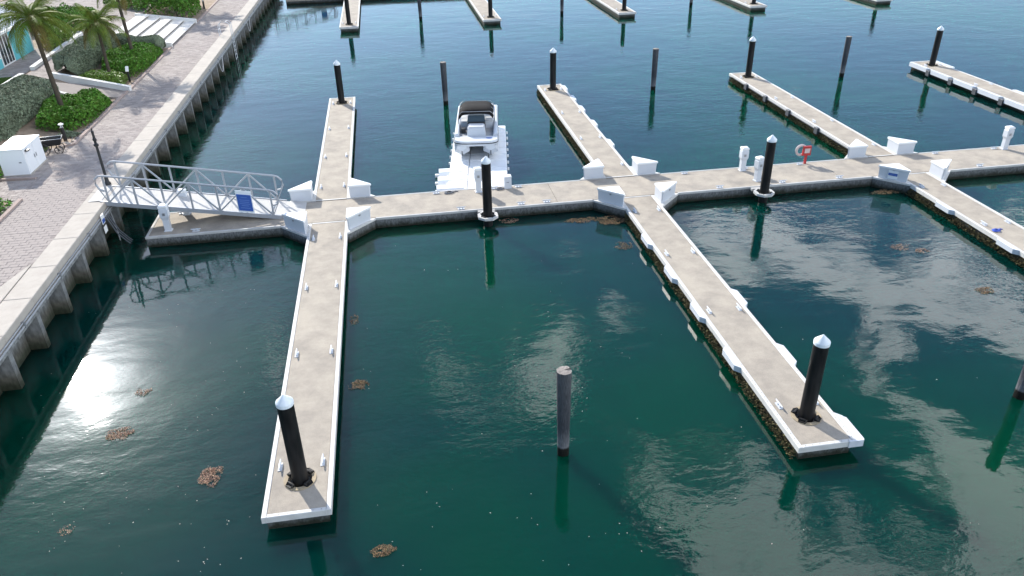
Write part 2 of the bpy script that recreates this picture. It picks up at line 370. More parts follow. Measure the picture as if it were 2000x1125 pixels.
for s in spots:
    if s in nearset: continue
    a, b = (pl-.007)/2, (pw-.008)/2
    half = s[3] > 5
    if half: a = (pl/2-.010)/2; s = (s[0], s[1], s[2], 0.0)
    ca, sa = math.cos(s[3]), math.sin(s[3]); i = .008; X, Y, Z = s[:3]
    q = [(u*ca-v*sa+X, u*sa+v*ca+Y) for u, v in ((-a,-b),(a,-b),(a,b),(-a,b))]; q2 = [(u*ca-v*sa+X, u*sa+v*ca+Y) for u, v in ((-a+i,-b+i),(a-i,-b+i),(a-i,b-i),(-a+i,b-i))]
    rest.add([(*p, Z-.05) for p in q]+[(*p, Z-i) for p in q]+[(*p, Z) for p in q2], [(8,9,10,11)]+[(k, (k+1) % 4, 4+(k+1) % 4, 4+k) for k in range(4)]+[(4+k, 4+(k+1) % 4, 8+(k+1) % 4, 8+k) for k in range(4)])
tag(rest.build('pavers', 'paver', promenade), kind='stuff')

# ------------------------------------------------------------------ seawall
wall = thing('seawall', 'grey concrete seawall with ribs and pale coping along the promenade', 'seawall', (WALLX, 0, 0))
PIL = 2.17
y0 = 28.99-PIL*7
k = 0
panel = MB().box(-.66, -.52, -PIL/2+.18, PIL/2-.18, -.8, 1.4).mesh('panel', 'seawall')
pil = MB().prism([(-.6, -.13), (-.02, -.115), (-.02, .115), (-.6, .13)], -.8, 1.36).mesh('pilaster', 'seawall')
capm = MB().box(-.85, 0, -PIL/2+.006, PIL/2-.006, 1.36, LAND+.03, .018).mesh('coping_slab', 'cap_concrete')
edgem = MB().box(.004, .03, -PIL/2, PIL/2, 1.40, 1.70).mesh('coping_face', 'wall_pipe')
while y0+k*PIL < 96:
    yy = y0+k*PIL
    for me, dy in ((pil, 0), (panel, PIL/2), (capm, PIL/2)):
        o = bpy.data.objects.new(me.name.split('.')[0], me); C.objects.link(o); o.parent = wall; o.location = (0, yy+dy, 0)
    k += 1
MB().box(-1.0, -.67, 8, 97, -.8, 1.35).build('backing', 'seawall', wall)
MB().box(-.30, -.005, y0-1, 97, 1.22, 1.358).build('waler', 'seawall', wall)
MB().tube([(.055, y0-1, 1.42), (.055, 97, 1.42)], .034, 8).build('pipe', 'wall_pipe', wall, True)
MB().tube([(.05, y0-1, 1.53), (.05, 97, 1.53)], .022, 8).build('conduit', 'wall_pipe', wall, True)
clip = MB().box(0, .10, -.03, .03, 1.37, 1.57).mesh('pipe_clip', 'steel')
for i in range(26):
    o = bpy.data.objects.new('pipe_clip', clip); C.objects.link(o); o.parent = wall; o.location = (0, 15.2+i*3.1, 0)
# curved thickening of the coping where the walk narrows
MB().prism([(-.86, 19.0), (-.86, 24.9), (-.95, 24.6), (-1.25, 23.4), (-1.75, 22.3), (-2.6, 21.2), (-3.4, 20.4), (-3.6, 19.0)][::-1], 1.5, LAND+.055, .004).build('coping_sweep', 'cap_concrete', wall)

# ------------------------------------------------------------------ floating docks
D = .45
def cleat_mesh():
    m = MB(); m.box(-.05, .05, -.14, .14, 0, .02)
    for s in (-1, 1): m.box(-.022, .022, s*.06-.022, s*.06+.022, .02, .075)
    m.tube([(0, -.19, .098), (0, -.12, .088), (0, .12, .088), (0, .19, .098)], [.014, .024, .024, .014], 8)
    return m.mesh('cleat', 'white_gel', True)
CLEAT = cleat_mesh()
def place(me, name, parent, loc, rz=0, sc=None):
    o = bpy.data.objects.new(name, me); C.objects.link(o); o.parent = parent; o.location = loc; o.rotation_euler = (0, 0, rz)
    return o
def bumper_mesh():
    # moulded dock bumper, length along y, sticking out towards +x, sloped ends
    m = MB(); L, t = 1.15, .15
    prof = [(-L/2, 0), (L/2, 0), (L/2-.16, t), (-L/2+.16, t)]
    m.add([(x, y, -.16) for y, x in prof]+[(x, y, .02) for y, x in prof], [(0,1,2,3), (7,6,5,4), (0,4,5,1), (1,5,6,2), (2,6,7,3), (3,7,4,0)])
    return m.mesh('bumper', 'white_gel')
BUMP = bumper_mesh()
def roller_ring(parent, cx, cy, z, r):
    for i in range(4):
        a = R(45+90*i); dx, dy = math.cos(a), math.sin(a)
        m = MB(); t = Vector((-dy, dx, 0)); c = Vector((dx*(r-.02), dy*(r-.02), .05))
        m.tube([c-t*.11, c-t*.04, c+t*.04, c+t*.11], [.03, .042, .042, .03], 10)
        b = Vector((dx*(r+.06), dy*(r+.06), .02))
        m.bar(b-t*.09, b+t*.09, .05, .05)
        for s in (-1, 1): m.bar(b+t*.085*s, c+t*.10*s+Vector((0, 0, .02)), .025, .05)
        m.build('guide_roller', 'roller', parent, True, (cx, cy, z))
def growth(parent, side_x, ya, yb, out, seed):
    """shaggy band of weed and mussels hanging on the float"""
    rg = np.random.default_rng(seed); L = abs(yb-ya); n = int(L*320)
    y = rg.uniform(min(ya, yb), max(ya, yb), n); z = .285-.34*rg.beta(1.2, 1.0, n)+.03*np.sin(y*7)
    x = side_x+out*(.05+.12*rg.random(n)*np.clip((.30-z)/.25, .2, 1))
    s = rg.uniform(.018, .05, n)
    d = rg.normal(size=(n, 3, 3)); d /= np.linalg.norm(d, axis=2, keepdims=True)
    c = np.stack([x, y, z], 1)[:, None, :]
    V = np.concatenate([c+d*s[:, None, None], c+np.array([out*.05, 0, .0])], 1).reshape(-1, 3)
    i = np.arange(n)[:, None]*4
    F = np.concatenate([i+np.array([[0, 1, 3]]), i+np.array([[1, 2, 3]]), i+np.array([[2, 0, 3]]), i+np.array([[0, 2, 1]])])
    tag(mesh_np('marine_growth', V, F, 'growth', parent), kind='stuff')
def finger(name, label, x0, x1, ya, yb, pile=True, cleats=(), grow=False, detail=True, group='finger piers', rimmat='rim'):
    """ya = end at the walkway, yb = free end"""
    s = 1 if yb > ya else -1; xc = (x0+x1)/2
    t = thing(name, label, 'dock', (xc, ya, 0), 0, group)
    a, b, L = x0-xc, x1-xc, abs(yb-ya); rw = .115
    def yy(v): return s*v
    def bx(m, xa, xb, va, vb, za, zb, ins=0): p, q = sorted((yy(va), yy(vb))); return m.box(xa, xb, p, q, za, zb, ins)
    bx(MB(), a+.09, b-.09, .01, L-.10, -.45, .328).build('float_hull', 'float_side', t)
    e = 1.9
    bx(MB(), a+rw+.008, b-rw-.008, .004, L-e, .33, D).build('deck', 'deck', t)
    p, q = sorted((yy(L-e), yy(L-rw-.008)))
    hx, hy = 0.0, yy(L-1.14)
    MB().slab_hole(a+rw+.008, b-rw-.008, p, q, .33, D, hx, hy, .285).build('deck', 'deck', t)
    bx(MB(), a, a+rw, .0, L, .30, D+.018, .012).build('rim', rimmat, t)
    bx(MB(), b-rw, b, .0, L, .30, D+.018, .012).build('rim', rimmat, t)
    bx(MB(), a+rw+.002, b-rw-.002, L-rw, L, .30, D+.016, .012).build('rim', rimmat, t)
    if detail:
        m = MB()
        for xx in (a+rw/2, b-rw/2):
            v = .3
            while v < L-.1:
                m.lathe([(.011, D+.016), (.009, D+.024)], 6, xx+rnd.uniform(-.006, .006), yy(v)); v += .19
        v = a+.2
        while v < b-.1:
            m.lathe([(.011, D+.014), (.009, D+.022)], 6, v, yy(L-rw/2)); v += .19
        tag(m.build('bolts', 'bolt', t), kind='stuff')
    if pile:
        MB().lathe([(.287, D+.001), (.287, D+.022), (.385, D+.022), (.385, D+.001)], 32, hx, hy, cap=False).build('guide_collar', 'collar_tan', t)
        roller_ring(t, hx, hy, D, .285)
    for v in cleats:
        for xx in (a+.27, b-.27): place(CLEAT, 'cleat', t, (xx, yy(v), D))
    if grow: growth(t, a+.08, yy(.3), yy(L-.12), -1, int(abs(xc*10)+ya+s)+50)
    return t
MY0, MY1 = 29.3, 31.66
FX = [(-3.86, -2.30), (9.07, 10.62), (21.88, 23.45), (34.78, 36.35)]
YN, YF = 13.25, 47.8
cl_near = (1.5, 5.4, 9.5, 14.4); cl_far = (1.5, 5.5, 10.0, 14.9)
f1n = finger('finger_pier', 'plain concrete finger pier in line with the boat-side pier, across from the gangway', *FX[0], MY0, YN, True, cl_near)
f1f = finger('finger_pier', 'narrow concrete finger pier between the gangway and the moored boat', *FX[0], MY1, YF, True, cl_far)
f2n = finger('finger_pier', 'finger pier with white bumpers and a weedy flank, opposite the lone wooden pile', *FX[1], MY0, YN, True, cl_near, True)
f2f = finger('finger_pier', 'finger pier with small white bumpers on the side away from the boat', *FX[1], MY1, YF, True, cl_far, True)
f3n = finger('finger_pier', 'finger pier with long white bumpers and a blue rope, beside the signed locker', *FX[2], MY0, YN, False, cl_near, True)
f3f = finger('finger_pier', 'finger pier with dark brackets along its flank, next to the red lifebuoy stand', *FX[2], MY1, YF, True, cl_far, True)
f4f = finger('finger_pier', 'finger pier with a continuous thick white bumper rail', *FX[3], MY1, YF, True, cl_far)

# bumpers: (pier, side, y)
def bumper(pier, side, y, z=D, k=1):
    xw = (pier_w[pier.name]/2-.004)*side
    return place(BUMP, 'bumper', pier, (xw, y-pier.location.y, z), 0 if side > 0 else math.pi)
pier_w = {f2n.name: 1.55, f2f.name: 1.55, f3n.name: 1.57, f3f.name: 1.57, f4f.name: 1.57}
for q in ((1262, 468), (1305, 533), (1362, 606), (1427, 698)): bumper(f2n, -1, at(*q).y)
for q in ((1533, 692), (1658, 833), (1450, 580)): bumper(f2n, 1, at(*q).y)
for y in (46.9, 44.6, 42.4, 39.6, 36.3): bumper(f2f, 1, y)
for q in ((1845, 402), (1960, 478)): bumper(f3n, -1, at(*q).y)
for y in (33.5, 35.6): pass
br = MB().box(-.12, .03, -.16, .16, -.30, .03, .01).mesh('bracket', 'bracket_dark')
for y in (45.0, 42.3, 39.4, 36.2): place(br, 'bracket', f3f, (-.80, y-MY1, D))
cb_ = MB().tube([(-.83, .4, .36), (-.84, 8, .33), (-.83, 15.6, .36)], .022, 6).build('cable', 'hose', f3f, True)
bp4 = MB().prism([(0, -1.0), (.2, -.9), (.2, .9), (0, 1.0)], -.2, .05, .01).mesh('bumper', 'white_gel')
for i in range(7):
    place(bp4, 'bumper', f4f, (-.783, 46.7-i*2.25-MY1, D), math.pi)
    place(br, 'bracket', f4f, (-.92, 45.55-i*2.25-MY1, D-.06))
for y in (46.6, 39.2): place(bp4, 'bumper', f4f, (.783, y-MY1, D))
# corner bumper at the free end of the finger with weedy flank
MB().prism([(-.22, 0), (.17, 0), (.2, .06), (.2, .9), (0, 1.1), (0, .05), (-.22, .05)], -.17, .025, .01).build('corner_bumper', 'white_gel', f2n, False, (.78, YN-MY0-.02, D))

# main walkway
wk = thing('walkway', 'long concrete floating walkway joining all the finger piers', 'dock', (0, MY0, 0))
XL, XR = -10.2, 44.0
w = MY1-MY0
MB().box(XL+.08, XR, .09, w-.09, -.45, .29).build('float_hull', 'float_side', wk)
for ya, yb in ((.02, .088), (w-.088, w-.02)):
    for a, b in ((XL+.02, FX[0][0]-1.1), (FX[0][1]+1.1, FX[1][0]-1.1), (FX[1][1]+1.1, FX[2][0]-1.1), (FX[2][1]+1.1, XR)): MB().box(a, b, ya, yb, -.4, .366).build('side_beam', 'float_side', wk)
edges = [XL+.1, 6.45, 19.4, 32.0, XR]
for a, b in zip(edges[:-1], edges[1:]):
    MB().box(a+.006, b-.006, .09, w-.09, .292, D, .006).build('deck', 'deck_main', wk)
def gusset(cx, cy, sx, sy):
    lx, ly = 1.12, 1.18
    pts = [(cx, cy), (cx+sx*lx, cy), (cx+sx*(lx-.04), cy+sy*.06), (cx+sx*.06, cy+sy*(ly-.04)), (cx, cy+sy*ly)]
    if sx*sy < 0: pts = pts[::-1]
    MB().prism(pts, .385, D+.014, .0).build('gusset_plate', 'rim', wk)
    MB().prism([(p[0]*.97+cx*.03, p[1]*.97+cy*.03) for p in pts], -.3, .383, .0).build('gusset_float', 'float_side', wk)
for x0, x1 in FX[:3]:
    for sx, xx in ((-1, x0), (1, x1)):
        gusset(xx+sx*.003, -.003, sx, -1); gusset(xx+sx*.003, w+.003, sx, 1)
# edge boards of the walkway, between the gussets
segs = [(XL, FX[0][0]-1.12), (FX[0][1]+1.12, FX[1][0]-1.12), (FX[1][1]+1.12, FX[2][0]-1.12), (FX[2][1]+1.12, XR)]
for a, b in segs:
    for ya, yb in ((0, .088), (w-.088, w)):
        MB().box(a, b, ya, yb, .37, D+.012, .01).build('rim', 'rim_light', wk)
MB().box(XL, XL+.098, .09, w-.09, .37, D+.012, .01).build('rim', 'rim_light', wk)
for x0, x1 in FX[:3]:
    for yq in (-.05, w-.02): MB().box(x0+.13, x1-.13, yq, yq+.07, D+.001, D+.012).build('hinge_strip', 'rim', wk)
for x in (2.35, 4.9, 13.7, 16.6, 19.3, 26.2, 29.3, 6.0, -8.3):
    place(CLEAT, 'cleat', wk, (x, .22, D), math.pi/2); place(CLEAT, 'cleat', wk, (x-.9, w-.22, D), math.pi/2)
def hoop(cx, cy):
    pts = [(cx+.44*math.cos(R(22.5+45*i)), cy+.44*math.sin(R(22.5+45*i))) for i in range(8)]
    inn = [(cx+.30*math.cos(R(22.5+45*i)), cy+.30*math.sin(R(22.5+45*i))) for i in range(8)]
    m = MB(); vs = [(*p, z) for z in (.36, .46) for ring in (pts, inn) for p in ring]; fs = []
    for i in range(8):
        j = (i+1) % 8; fs += [(16+i, 16+j, 24+j, 24+i), (j, i, 8+i, 8+j), (i, j, 16+j, 16+i), (8+j, 8+i, 24+i, 24+j)]
    m.add(vs, fs)
    m.build('pile_hoop', 'rim_light', wk)
    MB().box(cx-.36, cx+.36, cy+.40, .0, .34, .44, .01).build('hoop_bracket', 'rim_grey', wk)
    roller_ring(wk, cx, cy, .40, .30)
PX = [3.37, 15.37, 30.4]
for x in PX: hoop(x, -.60)

# black piles with white caps
def make_pile(loc, label):
    t = thing('capped_pile', label, 'pile', loc, 0, 'black piles with white cone caps')
    MB().lathe([(.19, -2.0), (.19, 2.72)], 28).build('shaft', 'pile_black', t, True)
    MB().lathe([(.198, 2.71), (.201, 2.79), (.196, 2.805), (.008, 2.99)], 28).build('cone_cap', 'pile_cap', t, True)
    return t
p0 = make_pile((-3.07, YN+1.14, 0), 'black capped pile at the free end of the plain finger pier')
for loc, lb in [((9.85, YN+1.14, 0), 'black pile with white cap at the free end of the weedy finger with white bumpers'),
                ((PX[0], MY0-.6, 0), 'black pile with white cap in a hoop on the walkway, beside the boat float'),
                ((PX[1], MY0-.6, 0), 'black pile with white cap in a hoop on the walkway, beside two power pedestals'),
                ((PX[2], MY0-.6, 0), 'black pile with white cap in a hoop on the walkway, beyond the signed locker'),
                ((-3.08, YF-1.14, 0), 'black capped pile on the outer end of the finger between gangway and boat'),
                ((9.85, YF-1.14, 0), 'black pile with white cap at the outer end of the finger right beside the boat'),
                ((22.66, YF-1.14, 0), 'black pile with white cap at the outer end of the finger with dark brackets'),
                ((35.57, YF-1.14, 0), 'black capped pile on the outer end of the finger with the bumper rail')]:
    copy_tree(p0, loc, label=lb)
# a few scuffs and straps that single piles carry
# second dock beyond (only the free ends of its fingers stand in view; the rest shows in the water)
F2X = [(-3.2, 'beyond the gangway side'), (9.3, 'straight behind the moored boat'), (21.65, 'behind the finger with dark brackets'), (34.2, 'behind the finger with the bumper rail'), (46.8, 'beyond the finger with the bumper rail')]
proto = None
for i, (x, w_) in enumerate(F2X):
    lb = 'far finger pier of the second dock, '+w_
    if proto is None: proto = finger('finger_pier', lb, x-.82, x+.82, 86.2, 70.1, True, (14.4,), False, False, 'finger piers of the second dock')
    else: copy_tree(proto, (x, 86.2-.35*i*0, 0), label=lb)
    copy_tree(p0, (x, 71.25, 0), label='black capped pile on the second dock finger '+w_)
wk2 = thing('walkway', 'concrete floating walkway of the second dock, seen only at its edge', 'dock', (0, 86.2, 0))
MB().box(-10, 60, .02, 2.4, .292, D).build('deck', 'deck_main', wk2); MB().box(-10, 60, .1, 2.3, -.4, .29).build('float_hull', 'float_side', wk2)

# wooden mooring piles
def wood_pile(loc, label, seed, lean=(0, 0), h=2.58, detail=True):
    t = thing('wooden_pile', label, 'pile', loc, 0, 'wooden mooring piles')
    rg = random.Random(seed); seg = 20; prof = []
    ph = [rg.uniform(0, 6.28) for _ in range(4)]
    m = MB(); vs = []; N = 12
    for i in range(N+1):
        z = -1.5+(h+1.5)*i/N; u = max(0, z/h); r0 = .148+.036*u
        for k in range(seg):
            a = 2*math.pi*k/seg
            r = r0*(1+.035*math.sin(3*a+ph[0]+z*.4)+.02*math.sin(7*a+ph[1])+.012*rg.uniform(-1, 1))
            if abs(((a-ph[2]+math.pi) % (2*math.pi))-math.pi) < .17 and u > .55: r *= .86-.10*(u-.55)
            vs.append((r*math.cos(a)+lean[0]*z, r*math.sin(a)+lean[1]*z, z+(rg.uniform(-.008, .008) if i == N else 0)))
    fs = [(i*seg+k, i*seg+(k+1) % seg, (i+1)*seg+(k+1) % seg, (i+1)*seg+k) for i in range(N) for k in range(seg)]
    m.add(vs, fs); m.build('shaft', 'wood_pile', t, True)
    tp = MB(); ring = vs[-seg:]; c = (lean[0]*h, lean[1]*h, h+.012)
    tp.add([(p[0], p[1], p[2]) for p in ring]+[c], [(k, (k+1) % seg, seg) for k in range(seg)]); tp.build('end_grain', 'wood_top', t)
    a = ph[2]; d = Vector((math.cos(a), math.sin(a), 0)); n = Vector((-math.sin(a), math.cos(a), 0)); o = Vector(c)
    MB().add([o+d*.01-n*.006, o+d*.175-n*.022, o+d*.175+n*.022, o+d*.01+n*.006], [(0, 1, 2, 3)]).build('split', 'crack', t, False, (0, 0, .006))
    return t
for i, (x, y, lb) in enumerate([(3.42, 14.64, 'weathered grey wooden pile standing alone between two finger piers'), (16.32, 14.58, 'weathered wooden pile in open water on the far side of the weedy bumper finger'),
        (3.13, 46.4, 'split-topped wooden pile in the water behind the moored boat'), (16.34, 46.66, 'slim wooden pile in the water between the bumper finger and the bracket finger'), (29.34, 46.91, 'pale striped wooden pile between the bracket finger and the bumper-rail finger'),
        (3.2, 74.4, 'distant wooden pile beside the second dock, behind the moored boat'), (16.34, 73.6, 'distant wooden pile beside the second dock, behind the slim wooden pile'), (29.4, 74.7, 'distant wooden pile beside the second dock, beyond the bracket finger')]):
    wood_pile((x, y, 0), lb, 30+i, (0.012*math.sin(i*2.1), .01*math.cos(i*1.3)))

# ------------------------------------------------------------------ triangular dock lockers
def locker(cx, cy, sx, sy, label, sign=False):
    """right-angled corner at (cx, cy) towards the crossing, legs run along sx / sy"""
    t = thing('dock_locker', label, 'locker', (cx, cy, D+.014), 0, 'white triangular dock lockers')
    def tri(off, leg, cut=.05):
        p = [(off, off), (leg-cut, off), (leg-cut*.2, off+cut), (off+cut, leg-cut*.2), (off, leg-cut)]
        p = [(a*sx, b*sy) for a, b in p]
        return p if sx*sy > 0 else p[::-1]
    m = MB(); lo = tri(.035, .92); hi = tri(.03, .95); n = 5
    m.add([(*p, .0) for p in lo]+[(*p, .48) for p in hi], [tuple(range(n-1, -1, -1)), tuple(range(n, 2*n))]+[(i, (i+1) % n, n+(i+1) % n, n+i) for i in range(n)])
    m.build('body', 'white_gel', t)
    ld = MB(); q = tri(.0, 1.0, .06)
    ld.prism(q, .485, .515, 0); ld.prism(q, .517, .56, .03)
    lid = ld.build('lid', 'white_lid', t)
    MB().prism([(a*1.0, b*1.0) for a, b in tri(.05, .88)], -.008, .03, 0).build('plinth', 'white_gel', t)
    # latch on the long face
    u = Vector((-sx, sy, 0)).normalized(); nrm = Vector((sx, sy, 0)).normalized(); c = Vector((.475*sx, .475*sy, 0))
    def face(a, z, out=.0):   # point on the sloping long face
        k = z/.48; base = Vector((.500*sx, .500*sy, 0))*(1-k)+Vector((.512*sx, .512*sy, 0))*k
        return base+nrm*(.012+out)+u*a+Vector((0, 0, z))
    MB().bar(face(-.04, .42), face(.04, .42), .02, .05).build('latch', 'steel', lid)
    if sign:
        s = MB(); v = [face(a, z, .018) for a, z in ((-.2, .06), (.2, .06), (.2, .43), (-.2, .43))]; v2 = [face(a, z, .004) for a, z in ((-.2, .06), (.2, .06), (.2, .43), (-.2, .43))]
        order = (0, 1, 2, 3); s.add(v+v2, [order, (7, 6, 5, 4), (0, 4, 5, 1), (1, 5, 6, 2), (2, 6, 7, 3), (3, 7, 4, 0)]); sg = s.build('notice_panel', 'pile_cap', t)
        s = MB(); s.add([face(a, z, .024) for a, z in ((-.185, .20), (.185, .20), (.185, .32), (-.185, .32))], [(0, 1, 2, 3)]); s.build('blue_band', 'blue_sign', sg)
        s = MB(); s.add([face(a, z, .028) for a, z in ((-.15, .25), (.15, .25), (.15, .268), (-.15, .268))], [(0, 1, 2, 3)]); s.build('print_line', 'sign_line', sg)
    return t
side = [('beside the lower end of the gangway', 'with the boat-side finger at its back', 'with the plain finger at its back'), ('at the bumper-finger crossing', '', ''), ('at the signed-locker crossing', '', '')]
desc = {
 (0, -1, -1): 'white triangular locker by the gangway foot, on the side of the plain finger', (0, -1, 1): 'white triangular locker by the gangway foot, on the side of the boat-side finger',
 (0, 1, -1): 'white triangular locker across the walkway from the gangway foot, beside the plain finger', (0, 1, 1): 'white triangular locker across from the gangway foot, beside the boat-side finger',
 (1, -1, -1): 'white triangular locker above orange seaweed, at the weedy bumper finger', (1, -1, 1): 'white triangular locker at the bumper-finger crossing, on the corner facing the boat',
 (1, 1, -1): 'white triangular locker on the pedestal side of the weedy bumper finger', (1, 1, 1): 'white triangular locker at the bumper-finger crossing, diagonal from the orange seaweed',
 (2, -1, -1): 'white triangular locker carrying a notice with a blue band', (2, -1, 1): 'white triangular locker nearest the red lifebuoy stand',
 (2, 1, -1): 'white triangular locker at the blue-rope finger, across the finger from the signed locker', (2, 1, 1): 'white triangular locker diagonally across the crossing from the signed locker'}
for i, (x0, x1) in enumerate(FX[:3]):
    for sx, xx in ((-1, x0), (1, x1)):
        for sy, yy_ in ((-1, MY0), (1, MY1)):
            locker(xx+sx*.0, yy_+sy*.02, sx, sy, desc[(i, sx, sy)], (i, sx, sy) == (2, -1, -1))

# ------------------------------------------------------------------ power pedestals
def pedestal(loc, rz, label, h=1.12):
    t = thing('power_pedestal', label, 'pedestal', (loc[0], loc[1], D), rz, 'white power pedestals')
    m = MB()
    def ring(w, d, z): return [(-w, -d, z), (w, -d, z), (w, d, z), (-w, d, z)]
    prof = [(.15, .13, .0), (.15, .13, .03), (.115, .10, .05), (.12, .105, h*.45), (.165, .14, h*.56), (.165, .14, h*.84), (.125, .11, h*.9)]
    vs = [p for w_, d_, z in prof for p in ring(w_, d_, z)]
    m.add(vs, [(3, 2, 1, 0), tuple(range(len(vs)-4, len(vs)))]+[(4*i+k, 4*i+(k+1) % 4, 4*i+4+(k+1) % 4, 4*i+4+k) for i in range(len(prof)-1) for k in range(4)])
    m.build('housing', 'white_gel', t)
    c = MB(); c.add(ring(.16, .145, h*.9)+ring(.165, .15, h*.96)+ring(.12, .10, h), [(3,2,1,0),(8,9,10,11)]+[(4*i+k, 4*i+(k+1) % 4, 4*i+4+(k+1) % 4, 4*i+4+k) for i in range(2) for k in range(4)]); c.build('cap', 'white_lid', t)
    MB().box(-.05, .05, -.155, -.138, h*.62, h*.72, 0).build('outlet_cover', 'steel', t)
    MB().box(.163, .18, -.05, .05, h*.60, h*.78, 0).build('outlet_cover', 'cab_white', t)
    return t
for q, rz, lb in [((15.5, 31.28), 0, 'white power pedestal on the walkway edge, tallest of the pair by the hooped pile'), ((15.62, 29.95), .2, 'white power pedestal half hidden behind the hooped pile'),
                  ((28.84, 31.33), 0, 'white power pedestal beyond the signed-locker crossing'), ((3.30, 31.25), 0, 'white power pedestal at the boat float, behind the hooped pile'),
                  ((-9.41, 29.82), 0, 'white power pedestal on the corner of the gangway landing'), ((-9.0, 31.35), 0, 'white power pedestal under the gangway, on the landing')]:
    pedestal(q, rz, lb)
t = thing('utility_box', 'small white utility box on the walkway beside the boat float', 'box', (4.62, 31.45, D))
MB().box(-.16, .16, -.14, .14, 0, .52, .03).build('housing', 'white_gel', t); MB().box(-.17, .17, -.15, .15, .525, .57, .02).build('lid', 'white_lid', t); MB().lathe([(.05, 0), (.05, .02)], 12).build('port', 'steel', t, False, (0, -.15, .3))
# coiled hose and line heaps on the walkway
def coil(loc, label, m, r=.16, n=3, name='hose_coil'):
    pts = []
    for i in range(n*14):
        a = 2*math.pi*i/14; rr = r*(1-.12*(i/14))+.01*math.sin(i*1.7); pts.append((rr*math.cos(a)*1.3, rr*math.sin(a), .02+.012*(i/14)))
    pts.append((r*1.9, .12, .02)); pts.append((r*2.6, .05, .02))
    o = MB().tube(pts, .018, 6).build(name, m, None, True, loc); return tag(o, label, 'hose' if name == 'hose_coil' else 'rope')
coil((2.0, 31.35, D), 'small dark hose coil on the walkway edge before the ribbed float', 'hose')
coil((4.25, 31.30, D), 'small dark hose coil between pedestal and utility box', 'hose', .13)
coil((22.22, 23.3, D), 'heap of blue rope on the finger beside the signed locker', 'rope_blue', .12, 4, 'rope_coil')

# ------------------------------------------------------------------ red lifebuoy stand
t = thing('lifebuoy_stand', 'red lifebuoy stand with a pale ring on the walkway edge', 'lifebuoy', (18.68, 31.50, D))
MB().box(-.05, .05, -.04, .04, 0, .42, .0).build('post', 'red', t)
m = MB(); m.prism([(-.20, -.05), (.20, -.05), (.20, .05), (-.20, .05)], .40, .84, .04); m.build('backboard', 'red', t)
m = MB(); rr, r2, sg = .23, .06, 20
vs = [((rr+r2*math.cos(b))*math.cos(a)-.22, r2*math.sin(b)+.12, (rr+r2*math.cos(b))*math.sin(a)+.62) for a in [2*math.pi*i/sg for i in range(sg)] for b in [2*math.pi*j/8 for j in range(8)]]
m.add(vs, [(i*8+j, ((i+1) % sg)*8+j, ((i+1) % sg)*8+(j+1) % 8, i*8+(j+1) % 8) for i in range(sg) for j in range(8)]); m.build('ring', 'buoy', t, True)
MB().box(-.13, .13, -.06, -.052, .52, .74).build('notice', 'buoy', t)

# ------------------------------------------------------------------ gangway
GX0, GX1, GZ0, GZ1, GY0, GY1 = -11.75, -4.95, 1.80, .56, 30.08, 31.72
def gz(x): return GZ0+(GZ1-GZ0)*(x-GX0)/(GX1-GX0)
t = thing('gangway', 'aluminium truss gangway sloping from the seawall to the floating walkway', 'gangway', (GX0, GY0, 0))
L = GX1-GX0; Wd = GY1-GY0
def P(x, y, h): return (x, y, gz(GX0+x)+h)
m = MB(); m.add([P(0, .07, 0), P(L, .07, 0), P(L, Wd-.07, 0), P(0, Wd-.07, 0), P(0, .07, -.04), P(L, .07, -.04), P(L, Wd-.07, -.04), P(0, Wd-.07, -.04)], [(0,1,2,3),(7,6,5,4),(4,5,1,0),(5,6,2,1),(6,7,3,2),(7,4,0,3)]); m.build('walking_surface', 'gang_deck', t)
RH = 1.10; NP = 6; xs = [.35+(L-.7)*i/NP for i in range(NP+1)]
for y in (0, Wd):
    MB().bar(P(0, y, -.06), P(L, y, -.06), .07, .17).build('bottom_chord', 'aluminium', t)
    # top rail with rounded ends that curl down
    pts = [P(xs[0], y, RH*.42)]
    pts = [P(xs[0]-.05, y, .45), P(xs[0]-.22, y, .52), P(xs[0]-.31, y, .72), P(xs[0]-.28, y, .93), P(xs[0]-.14, y, 1.07), P(xs[0], y, RH)]
    pts += [P(x, y, RH) for x in xs[1:]]
    pts += [P(xs[-1]+.14, y, 1.07), P(xs[-1]+.28, y, .93), P(xs[-1]+.31, y, .72), P(xs[-1]+.22, y, .52), P(xs[-1]+.05, y, .45)]
    MB().tube(pts, .043, 8).build('handrail', 'aluminium', t, True)
    for x in xs: MB().bar(P(x, y, -.06), P(x, y, RH), .065, .065).build('post', 'aluminium', t)
    for i in range(NP):
        a, b = ((.0, RH-.04) if i % 2 == 0 else (RH-.04, .0))
        MB().bar(P(xs[i], y, a), P(xs[i+1], y, b), .055, .055).build('diagonal', 'aluminium', t)
    for x, q in ((xs[0], -1), (xs[-1], 1)): MB().bar(P(x, y, .0), P(x+q*.25, y, .55), .035, .035).build('brace', 'aluminium', t)
for i in range(9):
    x = .2+(L-.4)*i/8; MB().bar(P(x, 0, -.10), P(x, Wd, -.10), .05, .07).build('cross_beam', 'aluminium', t)
m = MB(); m.add([(L-.02, .1, gz(GX1)+.006), (L+.85, .1, D+.012), (L+.85, Wd-.1, D+.012), (L-.02, Wd-.1, gz(GX1)+.006), (L-.02, .1, gz(GX1)-.03), (L+.85, .1, D+.004), (L+.85, Wd-.1, D+.004), (L-.02, Wd-.1, gz(GX1)-.03)], [(0,1,2,3),(7,6,5,4),(4,5,1,0),(5,6,2,1),(6,7,3,2),(7,4,0,3)]); m.build('transition_plate', 'gang_deck', t)
m = MB(); m.add([(-.45, .05, LAND+.045), (.05, .05, GZ0+.012), (.05, Wd-.05, GZ0+.012), (-.45, Wd-.05, LAND+.045)], [(0,1,2,3)]); m.build('hinge_plate', 'gang_deck', t)
